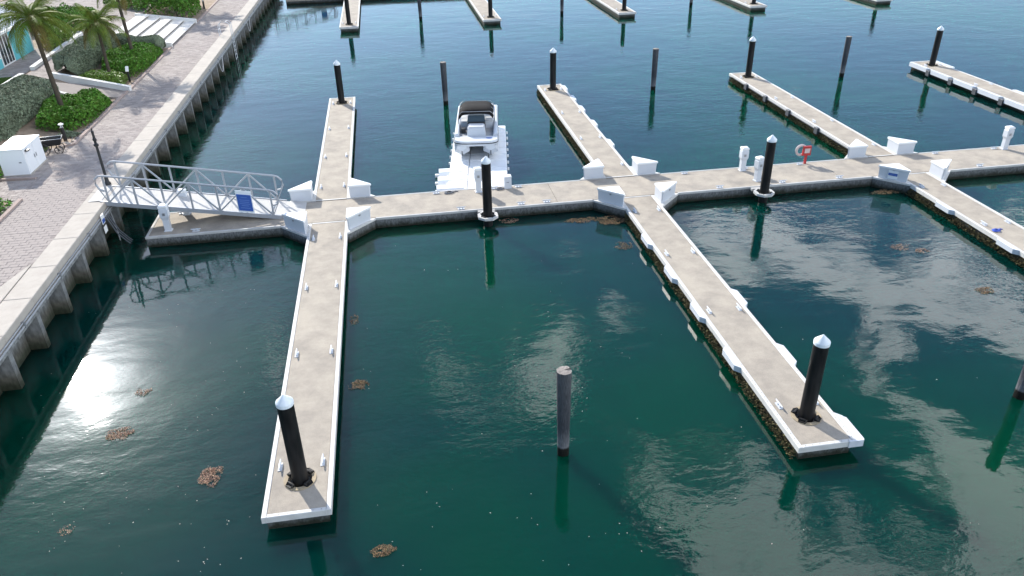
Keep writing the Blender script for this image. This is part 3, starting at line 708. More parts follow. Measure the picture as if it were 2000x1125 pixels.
# hanging notice board on the near side truss
sx_ = xs[5]-.10
def sgn(m_, x, z0, z1, w_, yo): m_.add([P(x-w_, yo, z0), P(x+w_, yo, z0), P(x+w_, yo, z1), P(x-w_, yo, z1), P(x-w_, yo+.02, z0), P(x+w_, yo+.02, z0), P(x+w_, yo+.02, z1), P(x-w_, yo+.02, z1)], [(0,1,2,3),(7,6,5,4),(1,0,4,5),(2,1,5,6),(3,2,6,7),(0,3,7,4)]); return m_
bd = sgn(MB(), sx_+.10, .06, 1.0, .30, -.075).build('notice_board', 'pile_cap', t)
sgn(MB(), sx_+.10, .14, .84, .27, -.098).build('blue_panel', 'blue_sign', bd)
for i, (z, w_) in enumerate(((.72, .12), (.60, .2), (.52, .17), (.44, .2), (.36, .14), (.26, .18))):
    m = MB(); m.add([P(sx_+.10-w_, -.102, z), P(sx_+.10+w_, -.102, z), P(sx_+.10+w_, -.102, z+.018), P(sx_+.10-w_, -.102, z+.018)], [(0,1,2,3)]); m.build('print_line', 'sign_line', bd)
gang = t
copy_tree(gang, (GX0, 86.9, 0), label='aluminium truss gangway of the second dock, mirrored in the water')

# ------------------------------------------------------------------ boat and its floats
BA = -R(8.0)
t = thing('drive_on_float', 'white modular drive-on float under the moored boat', 'float', (3.42, 31.9, 0), BA)
# local: x right, y away along the slip
rows = 10; cw = 2.76/3
for i in range(rows):
    for j in range(3):
        x = -1.38+j*cw-.10; yq = .05+i*.90
        MB().box(x+.012, x+cw-.012, yq+.012, yq+.888, -.15, .30, .03).build('float_block', 'float_plastic', t)
for i in range(rows-1):
    for s in (-1, 1):
        MB().lathe([(.045, 0), (.045, .12)], 8).build('lug', 'float_plastic', t, False, (-.1+s*1.43, .95+i*.90, .12))
t2 = thing('ribbed_float', 'low white ribbed watercraft float beside the boat float', 'float', (1.62, 31.95, 0), R(-4))
for i in range(3):
    m = MB(); y_ = .12+i*1.02
    pr = [(0, .12), (0, .33), (.16, .43), (.62, .43), (.80, .33), (.9, .31), (.9, .12)]
    n = len(pr); xa, xb = -.12+.06*i, 1.10
    m.add([(xa, y_+p[0], p[1]-.1) for p in pr]+[(xb, y_+p[0], p[1]-.1) for p in pr], [tuple(range(n)), tuple(range(2*n-1, n-1, -1))]+[(i_, n+i_, n+(i_+1) % n, (i_+1) % n) for i_ in range(n)])
    m.build('rib_section', 'float_plastic', t2)
    MB().box(-.19, .0, y_+.3, y_+.5, .02, .14, .02).build('lug', 'float_plastic', t2)

b = thing('motor_boat', 'white twin-hulled motor boat with black bimini on a drive-on float', 'boat', (3.72, 35.45, .44), BA)
BL, BW = 5.7, 1.06
def outline(w, f, y0_, y1_, rad, n=6):
    """deck outline: bow at y0 rounded with radius rad, square stern"""
    p = [(w, y1_), (-w, y1_)]
    for i in range(n+1):
        a = math.pi+math.pi/2*i/n; p.append((-w+rad+rad*math.cos(a), y0_+f*rad+f*rad*math.sin(a)))
    for i in range(n+1):
        a = 1.5*math.pi+math.pi/2*i/n; p.append((w-rad+rad*math.cos(a), y0_+f*rad+f*rad*math.sin(a)))
    return p
# two hulls
for s in (-1, 1):
    m = MB(); secs = []
    for yv, kz, top in ((.10, .36, .62), (.26, .10, .64), (.8, -.06, .64), (2.2, -.12, .64), (5.5, -.12, .64)):
        wv = .36 if yv > .2 else .24
        secs.append([(s*.70-wv, yv, top), (s*.70-wv, yv, kz+.28*(top-kz)+.04), (s*.70, yv, kz), (s*.70+wv, yv, kz+.28*(top-kz)+.04), (s*.70+wv, yv, top)])
    vs = [p for q in secs for p in q]; n = 5
    m.add(vs, [(i*n+k, i*n+k+1, (i+1)*n+k+1, (i+1)*n+k) for i in range(len(secs)-1) for k in range(n-1)]+[(0, 4, 3, 2, 1), tuple(range(len(vs)-5, len(vs)))])
    m.build('hull', 'white_gel', b)
    MB().tube([(s*.70, .09, .36), (s*.70, .25, .09), (s*.70, .8, -.07), (s*.70, 2.2, -.13)], .022, 6).build('keel_strip', 'dark_trim', b)
MB().box(-.4, .4, 1.0, 5.4, .42, .63).build('tunnel', 'white_gel', b)
MB().prism(outline(BW, .62, 0, BL, .62), .62, .72, -.01).build('topside', 'white_gel', b)
MB().prism(outline(BW+.025, .62, -.03, BL, .63), .725, .755, 0).build('rub_rail', 'dark_trim', b)
# deck with open cockpit: foredeck, side coamings
MB().prism(outline(BW, .62, 0, .80, .62), .757, .86, .03).build('foredeck', 'white_gel', b)
for s in (-1, 1): MB().box(s*.95-.11, s*.95+.11, .802, BL, .757, .98, .05).build('coaming', 'white_gel', b)
MB().box(-.84, .84, .802, BL-.05, .757, .775).build('cockpit_floor', 'boat_floor', b)
m = MB(); m.prism([(-.46, .84), (.46, .84), (.46, 1.62), (-.46, 1.62)], .777, 1.22, .10); m.build('console_seat', 'white_gel', b)
MB().prism([(-.38, .95), (.38, .95), (.38, 1.5), (-.38, 1.5)], 1.222, 1.28, .06).build('seat_cushion', 'cushion', b)
MB().box(-.45, .45, 1.64, 2.1, .777, 1.30, .06).build('helm_console', 'dark_trim', b)
m = MB(); m.add([(-.45, 1.66, 1.31), (.45, 1.66, 1.31), (.40, 1.84, 1.58), (-.40, 1.84, 1.58), (-.45, 1.68, 1.31), (.45, 1.68, 1.31), (.40, 1.86, 1.58), (-.40, 1.86, 1.58)], [(0,1,2,3),(7,6,5,4),(1,0,4,5),(2,1,5,6),(3,2,6,7),(0,3,7,4)]); m.build('windscreen', 'screen', b)
for s in (-1, 1):
    MB().prism([(s*.62-.2, 2.3), (s*.62+.2, 2.3), (s*.62+.2, 3.5), (s*.62-.2, 3.5)], .777, 1.05, .05).build('side_seat', 'white_gel', b)
    MB().prism([(s*.62-.18, 2.35), (s*.62+.18, 2.35), (s*.62+.18, 3.45), (s*.62-.18, 3.45)], 1.052, 1.12, .06).build('cushion', 'cushion', b)
MB().prism([(-.76, 1.5), (-.54, 1.5), (-.54, 1.85), (-.76, 1.85)], .777, 1.0, .05).build('dark_bag', 'dark_trim', b)
MB().box(-.40, .40, 3.3, 3.8, .777, 1.25, .06).build('helm_seat', 'white_gel', b)
MB().box(-.38, .38, 3.72, 3.82, 1.25, 1.6, .03).build('seat_back', 'white_gel', b)
MB().box(-.84, .84, 4.8, 5.5, .777, 1.12, .06).build('stern_bench', 'cushion', b)
MB().box(-.2, .2, 5.72, 6.05, .1, .85, .08).build('outboard_motor', 'dark_trim', b)
m = MB(); m.lathe([(.12, .0), (.12, .008)], 20); lg = m.build('oval_emblem', 'blue_sign', b, False, (.64, .45, .868)); lg.scale = (1.3, .75, 1)
m = MB(); m.lathe([(.088, .009), (.088, .0095)], 20); lg2 = m.build('emblem_centre', 'sign_line', lg, False, (0, 0, 0)); lg2.scale = (1, .5, 1)
# bimini: sagging fabric over hoops
m = MB(); nx, ny = 12, 7; vs = []
for j in range(ny):
    v = j/(ny-1); yv = 1.75+2.0*v
    for i in range(nx):
        u = -1+2*i/(nx-1); e = abs(u)
        z = 1.84+.06*math.cos(v*6.283*1.5)*-.4-.05*u*u-(.22 if e > .95 else .07*max(0, (e-.6)/.35))+.03*math.sin(v*math.pi)
        if j in (0, ny-1): z -= .12
        vs.append((u*.86, yv, z))
fs = [(j*nx+i, j*nx+i+1, (j+1)*nx+i+1, (j+1)*nx+i) for j in range(ny-1) for i in range(nx-1)]
m.add(vs, fs); bm_ = m.build('bimini', 'canvas', b, True); md = bm_.modifiers.new('thick', 'SOLIDIFY'); md.thickness = .02
for yv, zb in ((1.82, 1.55), (2.7, 2.4), (3.68, 3.3)):
    MB().tube([(-.93, 2.45, .98), (-.90, yv*.7+.3*2.45, 1.4), (-.85, yv, 1.65), (-.7, yv, 1.77), (.7, yv, 1.77), (.85, yv, 1.65), (.90, yv*.7+.3*2.45, 1.4), (.93, 2.45, .98)], .016, 6).build('bimini_bow', 'steel', bm_, True)

# ------------------------------------------------------------------ things on the seawall and walk
t = thing('lamp_post', 'black lamp post with finial at the top of the gangway', 'lamp post', (-11.98, 32.0, LAND+.03))
MB().lathe([(.13, 0), (.13, .05), (.085, .12), (.07, .35), (.055, .4), (.05, 1.85), (.075, 1.88), (.075, 1.95), (.05, 1.98), (.045, 2.2)], 14).build('post', 'black_metal', t, True)
MB().lathe([(.06, 1.62), (.095, 1.66), (.095, 1.72), (.05, 1.76)], 14).build('collar', 'black_metal', t, True)
MB().lathe([(.055, 2.2), (.06, 2.24), (.02, 2.3), (.03, 2.33), (.005, 2.42)], 12).build('finial', 'black_metal', t, True)
def bollard(loc, label):
    t = thing('bollard_light', label, 'bollard light', loc, 0, 'bollard lights along the planting')
    MB().lathe([(.085, 0), (.085, .62)], 14).build('post', 'black_metal', t, True)
    for i in range(4):
        a = R(45+90*i); MB().box(-.012, .012, -.012, .012, .62, .76).build('strut', 'black_metal', t, False, (.06*math.cos(a), .06*math.sin(a), 0))
    MB().lathe([(.055, .622), (.055, .758)], 12).build('lens', 'lamp_white', t, True)
    MB().lathe([(.12, .76), (.125, .79), (.06, .83)], 14).build('hood', 'lamp_white', t, True)
    return t
bollard((-15.75, 38.6, LAND), 'black bollard light with white hood beside the garden cart')
bollard((-15.8, 75.0, LAND), 'black bollard light beside the promenade, beyond the white steps')
NP_ = t = thing('notice_post', 'small white notice on a dark post in front of the green shrubs', 'sign', (-15.6, 49.6, LAND))
MB().box(-.07, .07, -.06, .06, 0, .75).build('post', 'black_metal', t)
m = MB(); m.add([(-.12, -.1, .78), (.12, -.1, .78), (.12, .12, 1.12), (-.12, .12, 1.12), (-.12, -.08, .76), (.12, -.08, .76), (.12, .14, 1.10), (-.12, .14, 1.10)], [(0,1,2,3),(7,6,5,4),(1,0,4,5),(2,1,5,6),(3,2,6,7),(0,3,7,4)]); m.build('panel', 'lamp_white', t); NP_.scale = (.75, .75, .8)
# cabinet
t = thing('utility_cabinet', 'white utility cabinet with double doors beside the promenade', 'cabinet', (-16.70, 33.93, LAND))
MB().box(0, 1.04, 0, 1.9, .04, 1.12).build('body', 'cab_white', t); MB().box(-.03, 1.07, -.03, 1.93, 1.122, 1.17, .02).build('roof', 'cab_white', t); MB().box(-.06, 1.10, -.06, 1.96, -.02, .04).build('plinth', 'cap_concrete', t)
for a, c in ((.06, .93), (.97, 1.84)):
    d = MB().box(1.042, 1.062, a, c, .08, 1.08).build('door', 'cab_white', t)
    MB().box(1.062, 1.085, c-.1 if a < .5 else a+.06, c-.06 if a < .5 else a+.10, .5, .66).build('handle', 'steel', d)
MB().box(.85, 1.2, .12, .34, 1.0, 1.06).build('lock_hood', 'black_metal', t)
MB().box(.75, .85, -.012, -.001, .55, .6).build('latch', 'steel', t)
# cart
t = thing('garden_cart', 'black garden cart with spoked wheels parked beside the white cabinet', 'cart', (-15.72, 36.75, LAND), R(12))
m = MB(); lo = [(-.50, -.20), (.45, -.20), (.45, .20), (-.50, .20)]; hi = [(-.62, -.28), (.56, -.28), (.56, .28), (-.62, .28)]
inn = [(-.58, -.24), (.52, -.24), (.52, .24), (-.58, .24)]; bt = [(-.47, -.17), (.42, -.17), (.42, .17), (-.47, .17)]
vs = [(*p, .38) for p in lo]+[(*p, .68) for p in hi]+[(*p, .68) for p in inn]+[(*p, .42) for p in bt]
m.add(vs, [(3,2,1,0), (12,13,14,15)]+[(a+k, a+(k+1) % 4, a+4+(k+1) % 4, a+4+k) for a in (0, 4, 8) for k in range(4)]); m.build('tub', 'black_metal', t)
MB().tube([(-.62, -.28, .69), (.56, -.28, .69), (.56, .28, .69), (-.62, .28, .69), (-.62, -.28, .69)], .018, 6).build('rim_rail', 'steel', t)
for x, y_, r in ((-.28, -.30, .27), (-.28, .30, .27), (.34, -.28, .17), (.34, .28, .17)):
    wv = MB(); wv.tube([(x+r*math.cos(2*math.pi*i/18), y_, r+r*math.sin(2*math.pi*i/18)) for i in range(19)], .022, 6); wo = wv.build('wheel', 'black_metal', t)
    sp_ = MB()
    for i in range(4): a = math.pi*i/4; sp_.bar((x-r*math.cos(a), y_, r-r*math.sin(a)), (x+r*math.cos(a), y_, r+r*math.sin(a)), .014, .014)
    sp_.build('spokes', 'black_metal', wo)
MB().tube([(.5, 0, .42), (.85, 0, .35), (1.0, 0, .62)], .016, 6).build('handle', 'steel', t)
t = thing('litter_bin', 'dark round litter bin at the brick edging', 'bin', (-16.1, 31.3, LAND))
MB().lathe([(.22, 0), (.25, .7)], 18).build('drum', 'bin_grey', t, True); MB().lathe([(.27, .70), (.27, .76), (.20, .76), (.20, .70)], 18, cap=False).build('rim', 'black_metal', t, True)
# ladder over the coping
t = thing('dock_ladder', 'white tubular ladder rails over the seawall coping', 'ladder', (-11.62, 62.3, LAND))
for s in (-.32, .32):
    MB().tube([(-.75, s, .03), (-.75, s, .75), (-.6, s, .98), (-.1, s, 1.02), (.10, s, .85), (.12, s, .3), (.12, s, -1.9)], .024, 8).build('rail', 'white_gel', t, True)
for i in range(6): MB().tube([(.12, -.32, -1.7+i*.3), (.12, .32, -1.7+i*.3)], .018, 6).build('rung', 'white_gel', t)
MB().bar((-.75, -.32, .5), (-.75, .32, .5), .03, .03).build('cross_bar', 'white_gel', t)
# mooring line draped on the wall
for y_, lb in ((56.0, 'slack white mooring line looped down the seawall below the ladder'), (70.0, 'slack white mooring line on the seawall beyond the ladder')):
    pts = [(-11.50, y_+1.6*i/10-.8, 1.45-.9*math.sin(math.pi*i/10)) for i in range(11)]
    tag(MB().tube([(p[0]+.06, p[1]-y_, p[2]) for p in pts], .02, 6).build('mooring_line', 'rope', None, True, (-11.50+11.5, y_, 0)), lb, 'rope')
# blue and white plate on the coping face + hoses
t = thing('wall_sign', 'small blue and white plate fixed to the seawall below the gangway', 'sign', (-11.53, 29.05, 1.05))
MB().box(.095, .11, -.15, .15, -.12, .14).build('white_plate', 'lamp_white', t); MB().box(.095, .112, -.15, .15, .25, .62).build('upper_plate', 'lamp_white', t); MB().box(.098, .118, -.13, .13, .28, .44).build('blue_panel', 'blue_sign', t)
for i, (dy, lb) in enumerate(((0, 'grey hose under the gangway, next to the blue and white wall plate'), (.16, 'grey hose under the gangway, middle one of three side by side'), (.30, 'grey hose under the gangway, next to the pale riser pipe'), (.75, 'pale riser pipe on the seawall beneath the gangway'))):
    yb = 29.5+dy
    if i < 3: pts = [(0, 0, 1.42), (.10, .03, 1.1), (.22, .12, .6), (.42, .3, .15), (.6, .5, -.2)]
    else: pts = [(-.05, 0, 1.42), (0, .0, .8), (.02, .02, -.3)]
    tag(MB().tube(pts, .024, 8).build('hose' if i < 3 else 'riser_pipe', 'hose' if i < 3 else 'wall_pipe', None, True, (-11.5, yb, 0)), lb, 'hose' if i < 3 else 'pipe', 'hoses under the gangway' if i < 3 else None)

# ------------------------------------------------------------------ land: kerbs, walls, steps, terrace
def gz_land(x):
    return LAND+(TERR-LAND)*min(1, max(0, (-17.25-x)/2.35))
def kerb(pts, label, m='kerb', w=.16, h=.10, z=LAND, L=.9):
    """row of kerb stones along a polyline"""
    t = thing('kerb', label, 'kerb', (pts[0][0], pts[0][1], z))
    o = Vector((pts[0][0], pts[0][1], 0))
    for a, b in zip(pts[:-1], pts[1:]):
        a, b = Vector((*a, 0))-o, Vector((*b, 0))-o; d = b-a; n = max(1, round(d.length/L)); u = d.normalized()
        for i in range(n):
            p, q = a+d*(i/n)+u*.006, a+d*((i+1)/n)-u*.006
            MB().bar(p+Vector((0, 0, h/2-.02)), q+Vector((0, 0, h/2-.02)), w, h+.04).build('kerb_stone', m, t)
    return t
kerb([(-15.0, 20), (-14.98, 31.0)], 'terracotta kerb edging the clipped bed before the cabinet recess', 'kerb', .15, .08)
kerb([(-17.6, 33.6), (-15.25, 33.4)], 'short terracotta kerb in front of the white cabinet', 'kerb', .13, .07)
kerb([(-15.7, 37.55), (-15.1, 37.75), (-15.15, 47.2)], 'terracotta kerb along the planting by the lamp post', 'kerb', .15, .08)
kerb([(-15.1, 47.5), (-15.2, 58.9)], 'terracotta kerb along the planting below the white steps', 'kerb', .15, .08)
kerb([(-15.25, 68.4), (-15.4, 90)], 'terracotta kerb along the walk beyond the white steps', 'kerb', .15, .08)
# paved recess, ramps and terrace walk
def paved(name, x0, x1, y0, y1, zf, step=.32, parent=None):
    t = MB()
    y = y0; r = 0
    while y < y1-.05:
        x = x0-(step/2 if r % 2 else 0)
        while x < x1:
            a, b = max(x, x0)+.008, min(x+step, x1)-.008
            if b-a > .04:
                z = zf((a+b)/2, y)+rnd.uniform(-.003, .004); c = min(y+.22, y1)-.008
                t.add([(a, y+.008, zf(a, y)+z-zf((a+b)/2, y)), (b, y+.008, zf(b, y)+z-zf((a+b)/2, y)), (b, c, zf(b, c)+z-zf((a+b)/2, y)), (a, c, zf(a, c)+z-zf((a+b)/2, y)), (a, y+.008, z-.1), (b, y+.008, z-.1), (b, c, z-.1), (a, c, z-.1)], [(0,1,2,3),(4,5,1,0),(5,6,2,1),(6,7,3,2),(7,4,0,3)])
            x += step
        y += .22; r += 1
    base = MB().add([(x0, y0, zf(x0, y0)-.03), (x1, y0, zf(x1, y0)-.03), (x1, y1, zf(x1, y1)-.03), (x0, y1, zf(x0, y1)-.03)], [(0,1,2,3)]).build(name, 'paver_joint')
    tag(base, kind='structure'); tag(t.build('pavers', 'paver', base), kind='stuff')
slope = lambda x, y: gz_land(x)+.03
paved('recess_paving', -17.2, -15.2, 31.0, 33.3, lambda x, y: LAND+.01)
paved('recess_paving', -17.2, -15.2, 33.55, 37.4, lambda x, y: LAND+.015)
paved('ramp_path', -19.9, -15.2, 45.9, 48.0, slope)
paved('terrace_path', -21.3, -19.5, 36, 84, lambda x, y: TERR+.02)
paved('patio', -23.6, -21.5, 49.4, 57.4, lambda x, y: TERR+.01)
paved('upper_path', -34, -20.2, 69.3, 80, lambda x, y: TERR+.015, .5)
tag(MB().box(-40, -21.55, 36, 49.3, TERR-.2, TERR+.03).build('lawn', 'lawn_base'), kind='structure')
def wall_thing(pts, label, h, w=.22, z=LAND):
    t = thing('garden_wall', label, 'low wall', (pts[0][0], pts[0][1], 0)); o = Vector((pts[0][0], pts[0][1], 0))
    for a, b in zip(pts[:-1], pts[1:]):
        za, zb = (gz_land(a[0]), gz_land(b[0])) if z is None else (z, z)
        A, B = Vector((*a, 0))-o, Vector((*b, 0))-o; d = (B-A).normalized(); n = Vector((-d.y, d.x, 0))*w/2
        vs = [A-n, B-n, B+n, A+n]; zz = [za, zb, zb, za]
        m = MB(); m.add([(p.x, p.y, q-.3) for p, q in zip(vs, zz)]+[(p.x, p.y, q+h) for p, q in zip(vs, zz)], [(3,2,1,0),(4,5,6,7),(0,1,5,4),(1,2,6,5),(2,3,7,6),(3,0,4,7)]); m.build('wall', 'white_wall', t)
        n2 = n*1.2; vs = [A-n2, B-n2, B+n2, A+n2]
        m = MB(); m.add([(p.x, p.y, q+h+.002) for p, q in zip(vs, zz)]+[(p.x, p.y, q+h+.05) for p, q in zip(vs, zz)], [(3,2,1,0),(4,5,6,7),(0,1,5,4),(1,2,6,5),(2,3,7,6),(3,0,4,7)]); m.build('wall_cap', 'white_wall', t)
    return t
wall_thing([(-19.55, 48.9), (-14.98, 47.35)], 'low white wall along the ramp below the silver hedge', .22, .2, None)
wall_thing([(-19.6, 46.2), (-17.9, 45.9)], 'short low white wall at the foot of the leaning palm', .18, .18, None)
wall_thing([(-21.4, 40), (-21.35, 49.3)], 'low pale wall between the lawn and the terrace path', .16, .24, TERR)
wall_thing([(-21.35, 50.9), (-21.8, 61.5)], 'low pale wall between the house patio and the terrace path', .16, .24, TERR)
wall_thing([(-21.8, 61.5), (-24.6, 61.2)], 'low pale wall behind the round shrub', .2, .2, TERR)
t = thing('steps', 'wide white steps rising from the promenade to the terrace', 'steps', (-15.1, 59.2, LAND))
n = 5
for i in range(n):
    x1 = -.10-i*.86; MB().box(x1-.93, x1, 0, 8.7, .165*(i+1)-.045, .165*(i+1), .012).build('tread', 'step', t); MB().box(x1-.9, x1-.09, .01, 8.69, -.2, .165*(i+1)-.047).build('riser', 'riser', t)  # riser colour carries painted shade below each tread
for y_ in (-.12, 8.82):
    m = MB(); m.add([(-.05, y_-.11, -.2), (-4.6, y_-.11, -.2), (-4.6, y_+.11, -.2), (-.05, y_+.11, -.2), (-.05, y_-.11, .32), (-4.6, y_-.11, .98), (-4.6, y_+.11, .98), (-.05, y_+.11, .32)], [(0,1,2,3),(7,6,5,4),(4,5,1,0),(5,6,2,1),(6,7,3,2),(7,4,0,3)]); m.build('side_wall', 'white_wall', t)

# ------------------------------------------------------------------ turquoise house
hz = TERR; hx = -23.4; hy1 = 57.0; hy0 = 40.0; H_ = 2.05
t = thing('turquoise_house', 'turquoise clapboard house with white trim and pale metal roof', 'house', (hx, hy1, hz))
MB().box(-8, -.03, hy0-hy1, -.03, -.3, H_).build('wall', 'siding', t)
bd = None
for i in range(15):
    for a, c in ((hy0-hy1, -6.3), (-6.3, -4.95), (-3.15, -.10)):
        if (a, c) == (-6.3, -4.95) and .5 < i*.136 < 1.55: continue
        z = i*.136
        MB().add([(-.028, a, z), (.012, a, z), (.0, a, z+.134), (-.028, a, z+.134), (-.028, c, z), (.012, c, z), (.0, c, z+.134), (-.028, c, z+.134)], [(0,1,2,3),(7,6,5,4),(1,5,6,2),(2,6,7,3),(0,4,5,1)]).build('clapboard', 'siding', t)
for i in range(15): # gable end boards
    z = i*.136
    MB().add([(-8, -.03, z), (-8, .012, z), (-8, .0, z+.134), (-8, -.03, z+.134), (-.05, -.03, z), (-.05, .012, z), (-.05, .0, z+.134), (-.05, -.03, z+.134)], [(3,2,1,0),(4,5,6,7),(2,6,5,1)]).build('clapboard', 'siding', t)
MB().box(-.06, .03, -.10, .03, -.02, H_+.1).build('corner_board', 'trim_white', t)
d = MB().box(-.01, .03, -4.95, -3.15, 0, 1.95).build('door_frame', 'trim_white', t)
for a in (-4.82, -3.98):
    MB().box(.02, .036, a, a+.72, .10, 1.82).build('door_glass', 'glass', d)
    MB().box(.03, .05, a+.33, a+.37, .10, 1.82).build('glazing_bar', 'trim_white', d)
w_ = MB().box(-.01, .03, -6.25, -5.0, .55, 1.62).build('window', 'trim_white', t)
for a in (-6.15, -5.6): MB().box(.022, .038, a, a+.5, .63, 1.54).build('pane', 'glass', w_)
rf = MB(); rf.add([(.38, hy0-hy1, H_), (.38, .3, H_), (-4, .3, H_+2.2), (-4, hy0-hy1, H_+2.2), (.38, hy0-hy1, H_-.08), (.38, .3, H_-.08), (-4, .3, H_+2.1), (-4, hy0-hy1, H_+2.1)], [(0,1,2,3),(7,6,5,4),(4,5,1,0),(5,6,2,1)]); ro = rf.build('roof', 'roof_metal', t)
MB().add([(-8.4, hy0-hy1, H_), (-8.4, .3, H_), (-4, .3, H_+2.2), (-4, hy0-hy1, H_+2.2)], [(3,2,1,0)]).build('roof_back', 'roof_metal', t)
MB().add([(-.0, -.01, H_), (-8, -.01, H_), (-4, -.01, H_+2.0)], [(0, 1, 2)]).build('gable', 'siding', t)
y_ = hy0-hy1+.2
while y_ < .3:
    MB().bar((.38, y_, H_+.02), (-4, y_, H_+2.22), .03, .04).build('seam', 'roof_metal', ro); y_ += .4
MB().box(.385, .43, hy0-hy1, .3, H_-.14, H_+.01).build('gutter', 'trim_white', t)

# ------------------------------------------------------------------ vegetation
def leaves(name, pts, nrm, size, m, parent, seed, jitter=.9, fold=True):
    rg = np.random.default_rng(seed); n = len(pts)
    N = nrm+rg.normal(scale=jitter, size=(n, 3)); N /= np.linalg.norm(N, axis=1, keepdims=True)+1e-9
    A = np.cross(N, rg.normal(size=(n, 3))); A /= np.linalg.norm(A, axis=1, keepdims=True)+1e-9
    B = np.cross(N, A); s = (size*rg.uniform(.6, 1.35, n))[:, None]
    V = np.stack([pts-A*s, pts+B*s*.5, pts+A*s, pts-B*s*.5], 1).reshape(-1, 3)
    F = (np.arange(n)[:, None]*4+np.arange(4)[None])
    return mesh_np(name, V, F, m, parent)
def hump(seed, freq):
    rg = np.random.default_rng(seed); k = rg.normal(size=(7, 2))*freq; ph = rg.uniform(0, 6.28, 7)
    return lambda x, y: np.sin(k[:, 0]*x[..., None]+k[:, 1]*y[..., None]+ph).mean(-1)*1.6
def hedge(label, path, width, height, m, size, n, seed, name='hedge', group=None):
    rg = np.random.default_rng(seed); t = thing(name, label, 'hedge', (path[0][0], path[0][1], gz_land(path[0][0])), 0, group)
    o = np.array([path[0][0], path[0][1]]); P_ = np.array(path)-o; seg = np.diff(P_, axis=0); ln = np.linalg.norm(seg, axis=1); cum = np.concatenate([[0], np.cumsum(ln)])
    u = rg.uniform(-width*.3, cum[-1]+width*.3, n); uc = np.clip(u, 0, cum[-1]-1e-4); k = np.searchsorted(cum, uc, side='right')-1
    d = seg[k]/ln[k][:, None]; base = P_[k]+d*(u-cum[k])[:, None]
    th = rg.uniform(-.95, math.pi+.95, n); nn = np.stack([-d[:, 1], d[:, 0]], 1)
    ends = np.clip(np.minimum(u+width*.3, cum[-1]+width*.3-u)/(width*.3), 0, 1)**.5
    hm = hump(seed+1, 1.6); rr = (1-.28*rg.random(n)**2)*(1+.16*hm(u, th*1.5))*(.2+.8*ends)
    ct, st = np.cos(th), np.sin(th); cs = np.sign(ct)*np.abs(ct)**.7; ss = np.sign(st)*np.abs(st)**.7; cs = np.where(st < 0, np.sign(ct)*1.0, cs)
    off = nn*(cs*width/2*rr)[:, None]; z = height*.5+ss*height*.5*rr+(np.abs(st)*0)
    z = np.maximum(z, .03+.06*rg.random(n)); xy = base+off
    gzv = np.array([gz_land(x+o[0]) for x in xy[:, 0]])-gz_land(o[0])
    pts = np.column_stack([xy, z+gzv]); nr = np.column_stack([nn*ct[:, None], np.maximum(st, 0)])
    nr[:, :2] += d*(((u < 0)*-1.0+(u > cum[-1])*1.0)*1.5)[:, None]
    leaves('foliage', pts, nr, size, m, t, seed+2, .7)
    mb = MB()
    for a, b in zip(P_[:-1], P_[1:]):
        L_ = np.linalg.norm(b-a); q = max(2, int(L_/.5))
        pp = [(a[0]+(b[0]-a[0])*i/q, a[1]+(b[1]-a[1])*i/q, height*.42+gz_land(a[0]+(b[0]-a[0])*i/q+o[0])-gz_land(o[0])) for i in range(q+1)]
        mb.tube(pp, [.05]+[min(width, height)*.33]*(q-1)+[.05], 8)
    mb.build('branches', 'branch', t)
    return t
def inside(poly, x, y):
    r = np.zeros(len(x), bool); j = len(poly)-1
    for i in range(len(poly)):
        xi, yi = poly[i]; xj, yj = poly[j]; c = ((yi > y) != (yj > y)) & (x < (xj-xi)*(y-yi)/(yj-yi+1e-12)+xi); r ^= c; j = i
    return r
def edge_d(poly, x, y):
    d = np.full(len(x), 1e9)
    for i in range(len(poly)):
        a, b = np.array(poly[i-1]), np.array(poly[i]); ab = b-a; t_ = np.clip(((x-a[0])*ab[0]+(y-a[1])*ab[1])/(ab@ab), 0, 1)
        d = np.minimum(d, np.hypot(x-a[0]-ab[0]*t_, y-a[1]-ab[1]*t_))
    return d
def shrub(label, poly, height, m, size, n, seed, name='shrub', z=None, group=None, rim=.6):
    """low mounded shrub filling an outline"""
    rg = np.random.default_rng(seed); xs_ = [p[0] for p in poly]; ys_ = [p[1] for p in poly]; cx, cy = sum(xs_)/len(poly), sum(ys_)/len(poly)
    zf = (lambda X: np.array([gz_land(v) for v in X])) if z is None else (lambda X: np.full(len(X), z))
    z0 = float(zf(np.array([cx]))[0]); t = thing(name, label, 'shrub', (cx, cy, z0), 0, group)
    x = rg.uniform(min(xs_), max(xs_), n*3); y = rg.uniform(min(ys_), max(ys_), n*3); k = inside(poly, x, y); x, y = x[k][:n], y[k][:n]
    e = np.clip(edge_d(poly, x, y)/rim, 0, 1); hm = hump(seed+5, 2.2); h2 = hump(seed+9, 6)
    top = height*np.sqrt(1-(1-e)**2+1e-6)*(1+.30*hm(x, y)+.18*h2(x, y))
    dep = rg.random(len(x))**2*.45
    zz = zf(x)-z0+np.maximum(top*(1-dep), .02)
    pts = np.column_stack([x-cx, y-cy, zz]); nr = np.column_stack([rg.normal(scale=.4, size=(len(x), 2)), np.full(len(x), .9)])
    leaves('foliage', pts, nr, size, m, t, seed+2, .6)
    mb = MB()
    for i in range(14):
        q = rg.integers(len(x)); mb.tube([(float(pts[q, 0])*.8, float(pts[q, 1])*.8, float(zf(x[q:q+1])[0]-z0)-.05), (float(pts[q, 0]), float(pts[q, 1]), float(zz[q])*.8)], [.03, .015], 5)
    mb.build('stems', 'branch', t)
    return t
hedge('silver grey hedge curving behind the white cabinet and the first palm', [(-19.3, 35.2), (-19.1, 38.0), (-18.95, 41.5), (-18.85, 45.2)], 1.8, 1.15, 'leaf_grey', .055, 56000, 11)
